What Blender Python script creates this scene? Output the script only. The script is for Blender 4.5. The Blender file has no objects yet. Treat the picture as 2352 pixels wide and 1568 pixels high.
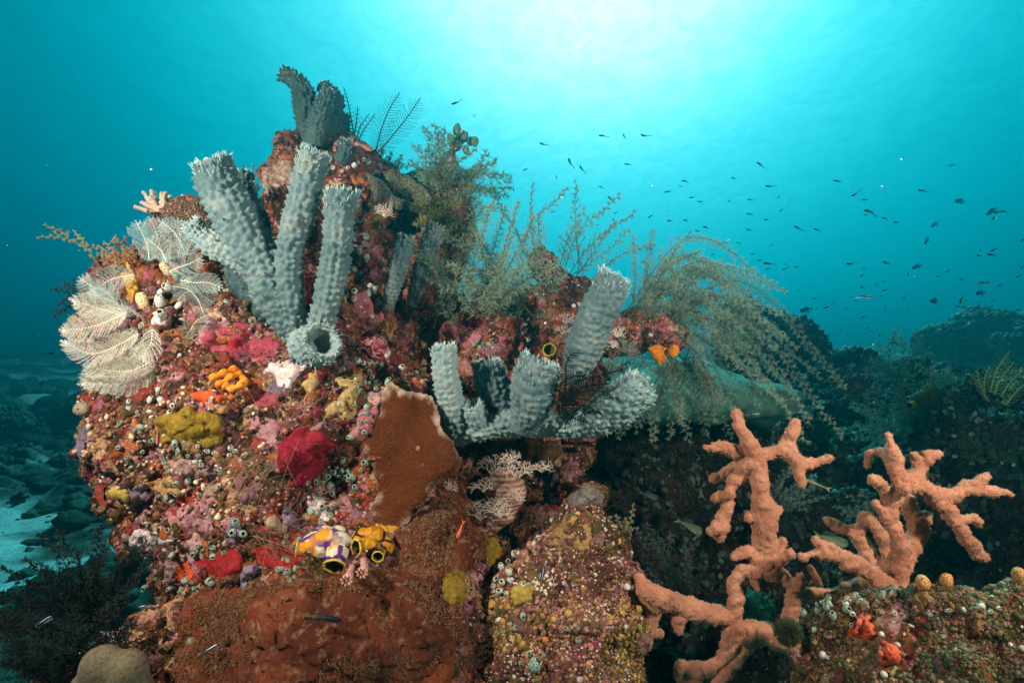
import bpy, math, random
import numpy as np
from mathutils import Vector, Matrix, Quaternion
from mathutils.bvhtree import BVHTree
random.seed(7)
RS = np.random.RandomState(11)
R = math.radians
sc = bpy.context.scene
COL = sc.collection
# ------------------------------------------------------------------ camera
F = 1401.0            # focal length in pixels of a 2352 px wide picture
PITCH = R(2.0)
CAM = np.array([0.0, 0.0, 1.6])
cam_d = bpy.data.cameras.new('camera')
cam = bpy.data.objects.new('camera', cam_d)
COL.objects.link(cam)
cam.location = CAM
cam.rotation_euler = (R(90) + PITCH, 0, 0)
cam_d.sensor_width = 36
cam_d.lens = 36 * F / 2352
cam_d.clip_start = 0.02
cam_d.clip_end = 400
sc.camera = cam
# ------------------------------------------------------------------ picture settings
sc.view_settings.view_transform = 'Standard'
sc.view_settings.look = 'None'
sc.view_settings.exposure = 0.15
sc.view_settings.gamma = 1.0
sc.view_settings.use_curve_mapping = False
sc.render.engine = 'CYCLES'
sc.cycles.use_denoising = True
try: sc.cycles.denoiser = 'OPENIMAGEDENOISE'
except Exception: pass
sc.cycles.max_bounces = 5
sc.cycles.diffuse_bounces = 3
sc.cycles.glossy_bounces = 2
sc.cycles.transmission_bounces = 2
sc.cycles.volume_bounces = 0
sc.cycles.transparent_max_bounces = 6
sc.cycles.caustics_reflective = False
sc.cycles.caustics_refractive = False
sc.cycles.sample_clamp_indirect = 4
sc.cycles.use_adaptive_sampling = True
sc.cycles.adaptive_threshold = 0.02
# ------------------------------------------------------------------ daylight coming down through the water
GLOW = np.array([0.135, 1.0, 0.80]); GLOW = GLOW / np.linalg.norm(GLOW)     # towards the sun, above and behind the reef
world = bpy.data.worlds.new("World")
sc.world = world
world.use_nodes = True
nt = world.node_tree
for n in list(nt.nodes): nt.nodes.remove(n)
wo = nt.nodes.new('ShaderNodeOutputWorld'); bg = nt.nodes.new('ShaderNodeBackground')
tc = nt.nodes.new('ShaderNodeTexCoord')
def wdot(vec, src):
    d = nt.nodes.new('ShaderNodeVectorMath'); d.operation = 'DOT_PRODUCT'
    nt.links.new(src, d.inputs[0]); d.inputs[1].default_value = vec
    return d.outputs['Value']
def wramp(src, stops):
    r = nt.nodes.new('ShaderNodeValToRGB'); nt.links.new(src, r.inputs[0])
    e = r.color_ramp.elements
    while len(e) > 1: e.remove(e[-1])
    e[0].position = stops[0][0]; e[0].color = (*stops[0][1], 1)
    for p, c in stops[1:]:
        k = e.new(p); k.color = (*c, 1)
    r.color_ramp.interpolation = 'B_SPLINE'
    return r.outputs[0]
glow = wdot(tuple(GLOW), tc.outputs['Generated'])
WSTOPS = [(0.0, (0.000, 0.006, 0.012)), (0.30, (0.000, 0.018, 0.030)), (0.50, (0.000, 0.045, 0.078)), (0.62, (0.0, 0.090, 0.138)),
          (0.76, (0.0, 0.18, 0.24)), (0.86, (0.00, 0.33, 0.40)), (0.92, (0.045, 0.50, 0.57)), (0.952, (0.17, 0.62, 0.68)), (0.978, (0.58, 0.82, 0.84)), (1.0, (1.0, 1.0, 1.0))]
col = wramp(glow, WSTOPS)
nt.links.new(col, bg.inputs['Color'])
bg.inputs['Strength'].default_value = 1.42
nt.links.new(bg.outputs[0], wo.inputs[0])
# the sun, filtered by the water
sun_d = bpy.data.lights.new('sun', 'SUN'); sun = bpy.data.objects.new('sun', sun_d); COL.objects.link(sun)
sun_d.energy = 5.0; sun_d.angle = R(5); sun_d.color = (0.14, 0.92, 1.0)
SUNV = Vector((0.12, 0.70, 0.70)).normalized()
sun.rotation_euler = SUNV.to_track_quat('Z', 'Y').to_euler()
# the diver's two strobes, on arms beside the camera
def strobe(loc, aim, power):
    l = bpy.data.lights.new('strobe', 'SPOT'); o = bpy.data.objects.new('strobe', l); COL.objects.link(o)
    l.energy = power; l.spot_size = R(92); l.spot_blend = 1.0; l.shadow_soft_size = 0.06; l.color = (1.0, 0.90, 0.79)
    o.location = loc
    o.rotation_euler = (Vector(aim) - Vector(loc)).to_track_quat('-Z', 'Y').to_euler()
    return o
strobe((-1.10, 0.34, 2.12), (-0.38, 1.40, 1.62), 135)
strobe((1.12, 0.30, 2.00), (0.34, 1.38, 1.52), 98)
# ------------------------------------------------------------------ helpers
CP, SP = math.cos(PITCH), math.sin(PITCH)
def P(x, y, d):
    """point seen at pixel x, y of a 2352 x 1568 picture, d metres deep"""
    cx = (x - 1176) / F * d; cz = (784 - y) / F * d
    return np.array([CAM[0] + cx, CAM[1] + d * CP - cz * SP, CAM[2] + d * SP + cz * CP])
def PA(a):
    a = np.asarray(a, float)
    cx = (a[:, 0] - 1176) / F * a[:, 2]; cz = (784 - a[:, 1]) / F * a[:, 2]; d = a[:, 2]
    return np.stack([CAM[0] + cx, CAM[1] + d * CP - cz * SP, CAM[2] + d * SP + cz * CP], 1)
def pix(p):
    q = np.asarray(p, float) - CAM
    d = q[..., 1] * CP + q[..., 2] * SP; z = -q[..., 1] * SP + q[..., 2] * CP
    return 1176 + q[..., 0] / d * F, 784 - z / d * F, d
def _h(i, j, k, s):
    n = (i * 374761393 + j * 668265263 + k * 2147483647 + s * 1274126177) & 0xffffffff
    n = ((n ^ (n >> 13)) * 1274126177) & 0xffffffff
    n = (n ^ (n >> 16)) & 0xffffffff
    return n / 4294967295.0
def vnoise(p, s=0):
    p = np.asarray(p, float); f = np.floor(p); i = f.astype(np.int64); t = p - f; t = t * t * (3 - 2 * t)
    out = 0
    for a in (0, 1):
        wa = t[..., 0] if a else 1 - t[..., 0]
        for b in (0, 1):
            wb = t[..., 1] if b else 1 - t[..., 1]
            for c in (0, 1):
                wc = t[..., 2] if c else 1 - t[..., 2]
                out = out + wa * wb * wc * _h(i[..., 0] + a, i[..., 1] + b, i[..., 2] + c, s)
    return out * 2 - 1
def fbm(p, sc_, oc=4, s=0, g=0.5):
    a, o = 1.0, 0
    for k in range(oc):
        o = o + a * vnoise(p * sc_ + 17.3 * k, s + k); sc_ *= 2.03; a *= g
    return o
def worley(p, s=0):
    """distance to the nearest jittered lattice point in 3-D"""
    f = np.floor(p); i = f.astype(np.int64); best = np.full(p.shape[0], 9.0)
    for a in (-1, 0, 1):
        for b in (-1, 0, 1):
            for c in (-1, 0, 1):
                x, y, z = i[:, 0] + a, i[:, 1] + b, i[:, 2] + c
                d = (x + 0.15 + .7 * _h(x, y, z, s) - p[:, 0]) ** 2 + (y + 0.15 + .7 * _h(x, y, z, s + 5) - p[:, 1]) ** 2 + (z + 0.15 + .7 * _h(x, y, z, s + 9) - p[:, 2]) ** 2
                best = np.minimum(best, d)
    return np.sqrt(best)
def catmull(pts, n):
    pts = np.asarray(pts, float)
    if len(pts) == 2: pts = np.array([pts[0], (pts[0] + pts[1]) / 2, pts[1]])
    q = np.vstack([2 * pts[0] - pts[1], pts, 2 * pts[-1] - pts[-2]])
    L = np.r_[0, np.cumsum(np.linalg.norm(np.diff(pts[:, :3], axis=0), axis=1))]
    s = np.linspace(0, L[-1], n)
    k = np.clip(np.searchsorted(L, s, side='right') - 1, 0, len(pts) - 2)
    t = ((s - L[k]) / np.maximum(L[k + 1] - L[k], 1e-9))[:, None]
    p0, p1, p2, p3 = q[k], q[k + 1], q[k + 2], q[k + 3]
    return 0.5 * (2 * p1 + (p2 - p0) * t + (2 * p0 - 5 * p1 + 4 * p2 - p3) * t * t + (3 * p1 - p0 - 3 * p2 + p3) * t ** 3)
def norm(v):
    return v / np.maximum(np.linalg.norm(v, axis=-1, keepdims=True), 1e-12)
def frames(path):
    T = norm(np.gradient(path, axis=0))
    up = np.array([0, -1.0, 0.15]); n = np.cross(T[0], up)
    if np.linalg.norm(n) < 1e-3: n = np.cross(T[0], [1, 0, 0])
    N = [n / np.linalg.norm(n)]
    for k in range(1, len(T)):
        v = N[-1] - T[k] * np.dot(N[-1], T[k]); N.append(v / max(np.linalg.norm(v), 1e-9))
    N = np.array(N); return T, N, np.cross(T, N)

class Geo:
    def __init__(s): s.v = []; s.t = []; s.q = []; s.n = 0; s.ct = []; s.cq = []
    def add(s, v, t=None, q=None, col=None):
        v = np.asarray(v, float).reshape(-1, 3)
        if t is not None and len(t):
            s.t.append(np.asarray(t, np.int64) + s.n)
        if q is not None and len(q):
            s.q.append(np.asarray(q, np.int64) + s.n)
        if col is not None:
            c = np.asarray(col, float)
            if c.ndim == 1: c = np.tile(c, (len(v), 1))
            s.ct.append(c[:, :3])
        s.v.append(v); s.n += len(v)
    def data(s):
        v = np.vstack(s.v) if s.v else np.zeros((0, 3))
        return v, (np.vstack(s.t) if s.t else np.zeros((0, 3), int)), (np.vstack(s.q) if s.q else np.zeros((0, 4), int)), (np.vstack(s.ct) if s.ct else None)
def mesh_from(name, v, t, q, col=None, smooth=True):
    me = bpy.data.meshes.new(name)
    t = np.asarray(t, np.int32).reshape(-1, 3); q = np.asarray(q, np.int32).reshape(-1, 4)
    me.vertices.add(len(v)); me.vertices.foreach_set('co', np.ascontiguousarray(v, np.float32).ravel())
    li = np.concatenate([t.ravel(), q.ravel()]).astype(np.int32)
    me.loops.add(len(li)); me.loops.foreach_set('vertex_index', li)
    st = np.concatenate([np.arange(len(t)) * 3, len(t) * 3 + np.arange(len(q)) * 4]).astype(np.int32)
    me.polygons.add(len(st)); me.polygons.foreach_set('loop_start', st)
    me.polygons.foreach_set('use_smooth', np.full(len(st), smooth))
    if col is not None:
        a = me.color_attributes.new('Col', 'FLOAT_COLOR', 'POINT')
        a.data.foreach_set('color', np.hstack([col, np.ones((len(col), 1))]).astype(np.float32).ravel())
    me.update(calc_edges=True); me.validate()
    return me
def tag(o, label=None, cat=None, group=None, kind=None):
    if label: o['label'] = label
    if cat: o['category'] = cat
    if group: o['group'] = group
    if kind: o['kind'] = kind
    return o
def link(name, me, mat, parent=None, loc=None, **kw):
    o = bpy.data.objects.new(name, me); COL.objects.link(o)
    if mat is not None and len(me.materials) == 0: me.materials.append(mat)
    if parent is not None: o.parent = parent
    if loc is not None: o.location = loc
    return tag(o, **kw)
def obj(name, geo, mat, parent=None, base=None, smooth=True, **kw):
    """link a Geo (world coordinates) as one mesh object; its origin at base, or at its parent's"""
    v, t, q, c = geo.data() if isinstance(geo, Geo) else (*geo, None) if len(geo) == 3 else geo
    if parent is not None: b = np.array(parent['_b']) if '_b' in parent else np.array(parent.location)
    elif base is not None: b = np.asarray(base, float)
    else: b = np.array([v[:, 0].mean(), v[:, 1].mean(), v[:, 2].min()])
    me = mesh_from(name, v - b, t, q, c, smooth)
    return link(name, me, mat, parent, None if parent is not None else tuple(b), **kw)
def empty(name, base, **kw):
    o = bpy.data.objects.new(name, None); COL.objects.link(o); o.location = tuple(base); o.empty_display_size = 0.02
    return tag(o, **kw)
def kids(o, _c={}):
    return [c for c in bpy.data.objects if c.parent == o]
def ico(sub=1):
    import bmesh
    bm = bmesh.new(); bmesh.ops.create_icosphere(bm, subdivisions=sub, radius=1)
    v = np.array([x.co[:] for x in bm.verts]); t = np.array([[y.index for y in f.verts] for f in bm.faces]); bm.free()
    return v, t
ICO = {k: ico(k) for k in (1, 2, 3)}
def rings(path, rad, ns, T=None, N=None, B=None, ell=1.0):
    if T is None: T, N, B = frames(path)
    th = np.arange(ns) / ns * 2 * np.pi
    rad = np.asarray(rad, float)
    if rad.ndim == 1: rad = np.repeat(rad[:, None], ns, 1)
    v = path[:, None, :] + rad[..., None] * (np.cos(th)[None, :, None] * N[:, None, :] + ell * np.sin(th)[None, :, None] * B[:, None, :])
    return v
def ringfaces(m, ns, cap0=True, cap1=True):
    i = np.arange(m - 1)[:, None] * ns; j = np.arange(ns)[None, :]; k = (j + 1) % ns
    q = np.stack([i + j, i + k, i + ns + k, i + ns + j], -1).reshape(-1, 4)
    return q
def tube(geo, path, rad, ns=5, col=None):
    path = np.asarray(path, float)
    v = rings(path, rad, ns).reshape(-1, 3); m = len(path)
    v = np.vstack([v, path[0], path[-1]]); q = ringfaces(m, ns)
    j = np.arange(ns); k = (j + 1) % ns
    t = np.vstack([np.stack([k, j, np.full(ns, m * ns)], 1), np.stack([(m - 1) * ns + j, (m - 1) * ns + k, np.full(ns, m * ns + 1)], 1)])
    geo.add(v, t, q, col)
def prisms(geo, A, B_, r0, r1, col=None):
    """many thin 3-sided rods from A to B at once"""
    A = np.asarray(A, float); B_ = np.asarray(B_, float); n = len(A)
    if n == 0: return
    d = norm(B_ - A); h = np.where(np.abs(d[:, 1:2]) < .9, np.array([[0, 1.0, 0]]), np.array([[1.0, 0, 0]]))
    u = norm(np.cross(d, h)); w = np.cross(d, u)
    r0 = np.broadcast_to(r0, n)[:, None]; r1 = np.broadcast_to(r1, n)[:, None]
    vs = []
    for P_, r in ((A, r0), (B_, r1)):
        for k in range(3):
            a = 2.0944 * k; vs.append(P_ + r * (math.cos(a) * u + math.sin(a) * w))
    v = np.stack(vs, 1).reshape(-1, 3); o = np.arange(n)[:, None] * 6
    q = np.vstack([np.hstack([o + a, o + b, o + b + 3, o + a + 3]) for a, b in ((0, 1), (1, 2), (2, 0))])
    t = np.vstack([np.hstack([o + 3, o + 4, o + 5]), np.hstack([o, o + 2, o + 1])])
    c = None
    if col is not None:
        c = np.asarray(col, float); c = np.tile(c, (n * 6, 1)) if c.ndim == 1 else np.repeat(c, 6, 0)
    geo.add(v, t, q, c)
def instances(geo, tv, tf, pos, nrm, scale, rot=None, col=None, jitter=0.0, quads=False):
    """template (z up) copied at pos, z along nrm; scale n x 3 or n"""
    n = len(pos); nrm = norm(nrm); scale = np.asarray(scale, float)
    if scale.ndim == 1: scale = np.repeat(scale[:, None], 3, 1)
    h = np.where(np.abs(nrm[:, 2:3]) < .9, np.array([[0, 0, 1.0]]), np.array([[1.0, 0, 0]]))
    u = norm(np.cross(h, nrm)); w = np.cross(nrm, u)
    if rot is None: rot = RS.rand(n) * 6.283
    c, s = np.cos(rot)[:, None], np.sin(rot)[:, None]
    u, w = u * c + w * s, w * c - u * s
    tv_ = np.repeat(tv[None], n, 0)
    if jitter: tv_ = tv_ * (1 + jitter * (RS.rand(n, len(tv), 1) - .5))
    tv_ = tv_ * scale[:, None, :]
    v = pos[:, None, :] + tv_[..., 0:1] * u[:, None] + tv_[..., 1:2] * w[:, None] + tv_[..., 2:3] * nrm[:, None]
    f = (tf[None] + np.arange(n)[:, None, None] * len(tv)).reshape(-1, tf.shape[1])
    cc = None if col is None else np.repeat(col, len(tv), 0)
    if quads: geo.add(v.reshape(-1, 3), None, f, cc)
    else: geo.add(v.reshape(-1, 3), f, None, cc)
def blob(spheres, voxel, smooth=2, sub=2):
    """one closed surface round many overlapping balls (x, y, z, r)"""
    g = Geo(); S = np.asarray(spheres, float); tv, tf = ICO[sub]
    instances(g, tv, tf, S[:, :3], np.tile([0, 0, 1.0], (len(S), 1)), S[:, 3])
    v, t, q, c = g.data(); me = mesh_from('tmp', v, t, q)
    o = bpy.data.objects.new('tmp', me); COL.objects.link(o)
    m = o.modifiers.new('r', 'REMESH'); m.mode = 'VOXEL'; m.voxel_size = voxel; m.adaptivity = 0
    if smooth:
        s = o.modifiers.new('s', 'SMOOTH'); s.factor = 0.5; s.iterations = smooth
    dg = bpy.context.evaluated_depsgraph_get(); e = o.evaluated_get(dg); em = e.to_mesh()
    n = len(em.vertices); co = np.zeros(n * 3, np.float32); em.vertices.foreach_get('co', co)
    no = np.zeros(n * 3, np.float32); em.vertices.foreach_get('normal', no)
    em.calc_loop_triangles(); k = len(em.polygons); ls = np.zeros(k, np.int32); lt = np.zeros(k, np.int32)
    em.polygons.foreach_get('loop_start', ls); em.polygons.foreach_get('loop_total', lt)
    li = np.zeros(len(em.loops), np.int32); em.loops.foreach_get('vertex_index', li)
    q = np.stack([li[ls[lt == 4] + a] for a in range(4)], 1); t = np.stack([li[ls[lt == 3] + a] for a in range(3)], 1) if (lt == 3).any() else np.zeros((0, 3), int)
    e.to_mesh_clear(); bpy.data.objects.remove(o); bpy.data.meshes.remove(me)
    return co.reshape(-1, 3).astype(float), no.reshape(-1, 3).astype(float), t, q
def vnormals(v, t, q):
    n = np.zeros_like(v)
    if len(t):
        fn = np.cross(v[t[:, 1]] - v[t[:, 0]], v[t[:, 2]] - v[t[:, 0]])
        for a in range(3): np.add.at(n, t[:, a], fn)
    if len(q):
        fn = np.cross(v[q[:, 2]] - v[q[:, 0]], v[q[:, 3]] - v[q[:, 1]])
        for a in range(4): np.add.at(n, q[:, a], fn)
    return norm(n)
def area_samples(r, n, seed, face=-.15, dmax=9, region=None, upbias=0):
    v, t, q = r; rs = np.random.RandomState(seed)
    tri = np.vstack([t.reshape(-1, 3), q[:, [0, 1, 2]], q[:, [0, 2, 3]]]).astype(int)
    a, b, c = v[tri[:, 0]], v[tri[:, 1]], v[tri[:, 2]]; fn = np.cross(b - a, c - a); ar = np.linalg.norm(fn, axis=1); fn = norm(fn)
    cen = (a + b + c) / 3; vis = (fn * norm(CAM - cen)).sum(1); w = ar * (vis > face)
    X, Y, D = pix(cen); w = w * (X > -120) * (X < 2470) * (Y < 1640) * (Y > -50)
    if region is not None: w = w * region(X, Y, cen, fn)
    k = rs.choice(len(tri), n, p=w / w.sum()); u, s = rs.rand(n, 1), rs.rand(n, 1); f = u + s > 1; u = np.where(f, 1 - u, u); s = np.where(f, 1 - s, s)
    return a[k] + u * (b[k] - a[k]) + s * (c[k] - a[k]), fn[k], rs
# ------------------------------------------------------------------ materials
def srgb(*c):
    return tuple((x / 255 / 12.92) if x / 255 <= .04045 else ((x / 255 + .055) / 1.055) ** 2.4 for x in c)
class NT:
    def __init__(s, name):
        s.m = bpy.data.materials.new(name); s.m.use_nodes = True; s.t = s.m.node_tree
        s.b = s.t.nodes['Principled BSDF']; s.out = s.t.nodes['Material Output']
        s.tc = s.t.nodes.new('ShaderNodeTexCoord').outputs['Object']
    def n(s, typ, **kw):
        x = s.t.nodes.new('ShaderNode' + typ)
        for k, v in kw.items():
            if k in x.inputs: 
                if hasattr(v, 'is_linked') or isinstance(v, bpy.types.NodeSocket): s.t.links.new(v, x.inputs[k])
                else: x.inputs[k].default_value = v
            else: setattr(x, k, v)
        return x
    def L(s, a, b): s.t.links.new(a, b)
    def noise(s, scale, detail=3, rough=.55, vec=None, dist=0.0):
        x = s.n('TexNoise'); x.inputs['Scale'].default_value = scale; x.inputs['Detail'].default_value = detail
        x.inputs['Roughness'].default_value = rough; x.inputs['Distortion'].default_value = dist
        s.L(vec or s.tc, x.inputs['Vector']); return x.outputs['Fac']
    def voro(s, scale, feature='F1', out='Distance', vec=None, rnd=1.0):
        x = s.n('TexVoronoi'); x.feature = feature; x.inputs['Scale'].default_value = scale
        x.inputs['Randomness'].default_value = rnd
        s.L(vec or s.tc, x.inputs['Vector']); return x.outputs[out]
    def ramp(s, src, stops, interp='LINEAR'):
        r = s.n('ValToRGB'); s.L(src, r.inputs[0]); e = r.color_ramp.elements
        while len(e) > 1: e.remove(e[-1])
        e[0].position = stops[0][0]; e[0].color = (*stops[0][1][:3], 1)
        for p, c in stops[1:]:
            k = e.new(p); k.color = (*c[:3], 1)
        r.color_ramp.interpolation = interp; return r.outputs[0]
    def mix(s, f, a, b, mode='MIX'):
        x = s.n('Mix'); x.data_type = 'RGBA'; x.blend_type = mode
        for src, i in ((f, 0), (a, 6), (b, 7)):
            if isinstance(src, bpy.types.NodeSocket): s.L(src, x.inputs[i])
            else: x.inputs[i].default_value = src if i == 0 else (*src[:3], 1)
        return x.outputs[2]
    def math(s, op, a, b=0.0):
        x = s.n('Math'); x.operation = op
        for src, i in ((a, 0), (b, 1)):
            if isinstance(src, bpy.types.NodeSocket): s.L(src, x.inputs[i])
            else: x.inputs[i].default_value = src
        return x.outputs[0]
    def warp(s, scale, amt):
        x = s.n('TexNoise'); x.inputs['Scale'].default_value = scale; x.inputs['Detail'].default_value = 2; s.L(s.tc, x.inputs['Vector'])
        a = s.n('VectorMath'); a.operation = 'MULTIPLY_ADD'; s.L(x.outputs['Color'], a.inputs[0])
        a.inputs[1].default_value = (amt,) * 3; s.L(s.tc, a.inputs[2]); return a.outputs[0]
    def bump(s, h, dist, strength=1.0, prev=None):
        b = s.n('Bump'); b.inputs['Strength'].default_value = strength; b.inputs['Distance'].default_value = dist
        s.L(h, b.inputs['Height'])
        if prev is not None: s.L(prev, b.inputs['Normal'])
        s.L(b.outputs[0], s.b.inputs['Normal']); return b.outputs[0]
    def done(s, col=None, rough=.75, spec=.3, sss=0.0, sheen=0):
        if col is not None:
            if isinstance(col, bpy.types.NodeSocket): s.L(col, s.b.inputs['Base Color'])
            else: s.b.inputs['Base Color'].default_value = (*col[:3], 1)
        s.b.inputs['Roughness'].default_value = rough; s.b.inputs['Specular IOR Level'].default_value = spec * .3
        return s.m
WHT = (1, 1, 1); BLK = (0, 0, 0)
def m_plain(name, c1, c2, scale=40, bump=.002, bs=120, rough=.8, spec=.25, c3=None, dots=None):
    m = NT(name); n = m.noise(scale, 5, .7)
    st = [(.3, c1), (.62, c2)] + ([(.75, c3)] if c3 else [])
    c = m.ramp(n, st)
    if bump > .001: c = m.mix(1.0, c, m.ramp(m.noise(bs * 1.3, 4, .7), [(.3, (.55, .5, .5)), (.5, (.95,) * 3), (.72, (1.35,) * 3)]), 'MULTIPLY')
    if dots: c = m.mix(m.ramp(m.voro(dots[0]), [(dots[2] * .6, WHT), (dots[2], BLK)]), c, dots[1])
    m.bump(m.noise(bs, 4, .65), bump); return m.done(c, rough, spec)
def m_attr(name, bump=.001, bs=300, rough=.7, spec=.3, var=.35, trans=0):
    m = NT(name); a = m.n('Attribute'); a.attribute_name = 'Col'
    n = m.ramp(m.noise(bs * .6, 3), [(.3, (1 - var,) * 3), (.7, (1 + var * .3,) * 3)])
    c = m.mix(1.0, a.outputs['Color'], n, 'MULTIPLY')
    m.bump(m.noise(bs, 3), bump); return m.done(c, rough, spec)
# ------------------------------------------------------------------ seabed
def seabed_h(x, y):
    p = np.stack([x, y, x * 0], 1)
    h = 0.10 + 0.09 * fbm(p, .35, 3, 3) + 0.05 * fbm(p, 1.7, 4, 9)
    h = h + 1.0 / (1 + np.exp(-(x - 1.2) * 1.3)) * np.clip((y - 1.0) * .25, 0, .8)         # rises under the right-hand reef
    h = h + np.clip((y - 9) / 22, 0, 1) ** 1.2 * 1.35 * (1 + .25 * fbm(p, .25, 2, 21))
    rub = np.clip(fbm(p, .9, 3, 31) + .05, 0, 1)
    return h + rub * (.12 + .30 * np.abs(fbm(p, 4, 4, 41)))
def axis(a, b, n, p=2.0):
    t = np.linspace(-1, 1, n); return (a + b) / 2 + (b - a) / 2 * np.sign(t) * np.abs(t) ** p
gx = axis(-44, 44, 420, 1.8); gy = np.r_[np.linspace(-3.5, 2, 20)[:-1], 2 + np.linspace(0, 1, 420) ** 2.2 * 72]
X, Y = np.meshgrid(gx, gy); Z = seabed_h(X.ravel(), Y.ravel())
v = np.stack([X.ravel(), Y.ravel(), Z], 1); ni = len(gx)
i = (np.arange(len(gy) - 1)[:, None] * ni + np.arange(ni - 1)[None]).ravel()
m = NT('seabed_sand')
pz = m.n('Attribute'); pz.attribute_name = 'Col'
sand = m.ramp(m.noise(9, 6, .75), [(.3, (.36, .37, .33)), (.5, (.56, .56, .52)), (.7, (.70, .70, .64))])
rubb = m.ramp(m.noise(6, 6, .7), [(.35, (.025, .03, .022)), (.55, (.09, .09, .06)), (.7, (.25, .24, .19))])
c_ = m.mix(pz.outputs['Fac'], sand, rubb); m.bump(m.noise(14, 6, .7), .05, .8)
p3 = np.stack([v[:, 0], v[:, 1], v[:, 0] * 0], 1)
rub = np.clip((fbm(p3, .9, 3, 31) + .30 + .45 * fbm(p3, 3, 4, 51)) * 1.7, 0, 1)
obj('seabed', (v, np.zeros((0, 3), int), np.stack([i, i + 1, i + ni + 1, i + ni], 1), np.repeat(rub[:, None], 3, 1)), m.done(c_, .9, .1), base=(0, 0, 0), kind='structure')
# loose rubble and coral heads on the sand
g = Geo(); rs = np.random.RandomState(15); n = 9000; yy = 3.2 + 20 * rs.rand(n) ** 1.5; xx = -(.25 + .95 * rs.rand(n)) * yy + .3; q3 = np.stack([xx, yy, xx * 0], 1); k = fbm(q3, .8, 3, 31) + .5 * (rs.rand(n) - .5) > .02; xx, yy, q3 = xx[k], yy[k], q3[k]; m_ = len(xx); tv, tf = ICO[2]
s_ = (.02 + .12 * rs.rand(m_, 1) ** 4) * np.clip(yy[:, None] / 6, .6, 2.2) * np.array([1.2, 1.2, .8]) * (1 + .5 * (rs.rand(m_, 3) - .5))
instances(g, tv, tf, np.stack([xx, yy, seabed_h(xx, yy)], 1), np.tile([0, 0, 1.0], (m_, 1)) + .3 * rs.normal(0, 1, (m_, 3)), s_, col=np.array([.05, .055, .04]) * (.5 + 1.6 * rs.rand(m_, 1)), jitter=.5)
m = NT('rubble'); a = m.n('Attribute'); a.attribute_name = 'Col'; m.bump(m.noise(22, 5, .75), .05); obj('coral_rubble', g, m.done(m.mix(1.0, a.outputs['Color'], m.ramp(m.noise(25, 4, .7), [(.3, (.4,) * 3), (.7, (2.2,) * 3)]), 'MULTIPLY'), .9, .1), base=(0, 5, 0), kind='stuff')
# ------------------------------------------------------------------ reef rock
def S(lst):
    return np.array([[*P(x, y, d), r / F * d] for x, y, d, r in lst])
def rough(v, n, a, b, c_, s=0):
    d = a * fbm(v, 6, 3, s) + b * fbm(v, 22, 3, s + 10) - c_ * (worley(v * 48, s) - .45) * 2 + c_ * .8 * fbm(v, 110, 2, s + 20)
    return v + n * d[:, None]
def m_reef(name, pal, spots, sc1=13, sc2=45):
    m = NT(name); w = m.warp(18, .09)
    x = m.n('SeparateColor'); m.L(m.voro(sc1, 'F1', 'Color', w), x.inputs[0])
    n = len(pal); c = m.ramp(x.outputs[0], [(k / n, p) for k, p in enumerate(pal)], 'CONSTANT')
    y = m.n('SeparateColor'); m.L(m.voro(sc2, 'F1', 'Color', m.warp(60, .03)), y.inputs[0])
    c2 = m.ramp(y.outputs[0], [(k / n, p) for k, p in enumerate(pal[::-1])], 'CONSTANT')
    c = m.mix(m.ramp(m.noise(16, 3), [(.44, BLK), (.54, WHT)]), c, c2)
    c = m.mix(1.0, c, m.ramp(m.noise(70, 5, .75), [(.3, (.22, .2, .2)), (.5, (.95, .93, .9)), (.72, (1.7, 1.6, 1.5))]), 'MULTIPLY')
    for scl, colr, th, ns in spots:
        f = m.ramp(m.voro(scl), [(th * .8, WHT), (th, BLK)]); g = m.ramp(m.noise(ns, 2), [(.47, BLK), (.53, WHT)])
        c = m.mix(m.math('MULTIPLY', f, g), c, colr)
    h = m.math('ADD', m.noise(120, 5, .7), m.math('MULTIPLY', m.voro(90), -1.0))
    m.bump(h, .005); return m.done(c, .8, .25)
PAL1 = [(.12, .05, .02), (.17, .035, .03), (.34, .10, .12), (.09, .055, .016), (.20, .09, .04), (.28, .08, .025), (.22, .10, .12), (.04, .022, .014), (.36, .20, .11), (.42, .20, .19), (.06, .03, .02), (.30, .04, .035)]
PAL2 = [(.16, .06, .04), (.12, .05, .025), (.20, .06, .065), (.09, .06, .02), (.15, .09, .04), (.20, .10, .06), (.06, .025, .02)]
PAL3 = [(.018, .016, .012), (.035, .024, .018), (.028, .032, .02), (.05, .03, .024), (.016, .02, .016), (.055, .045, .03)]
M_REEF = m_reef('reef_crust', PAL1, [(75, (.50, .38, .26), .22, 9), (120, (.45, .14, .10), .26, 14)])
M_REEF2 = m_reef('reef_crust_pink', PAL2, [(70, (.75, .66, .55), .34, 14), (120, (.72, .42, .33), .33, 18), (150, (.8, .72, .62), .3, 26)], 22, 60)
M_DARK = m_reef('reef_crust_dark', PAL3, [(90, (.25, .22, .18), .22, 16)], 8, 30)
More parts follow.
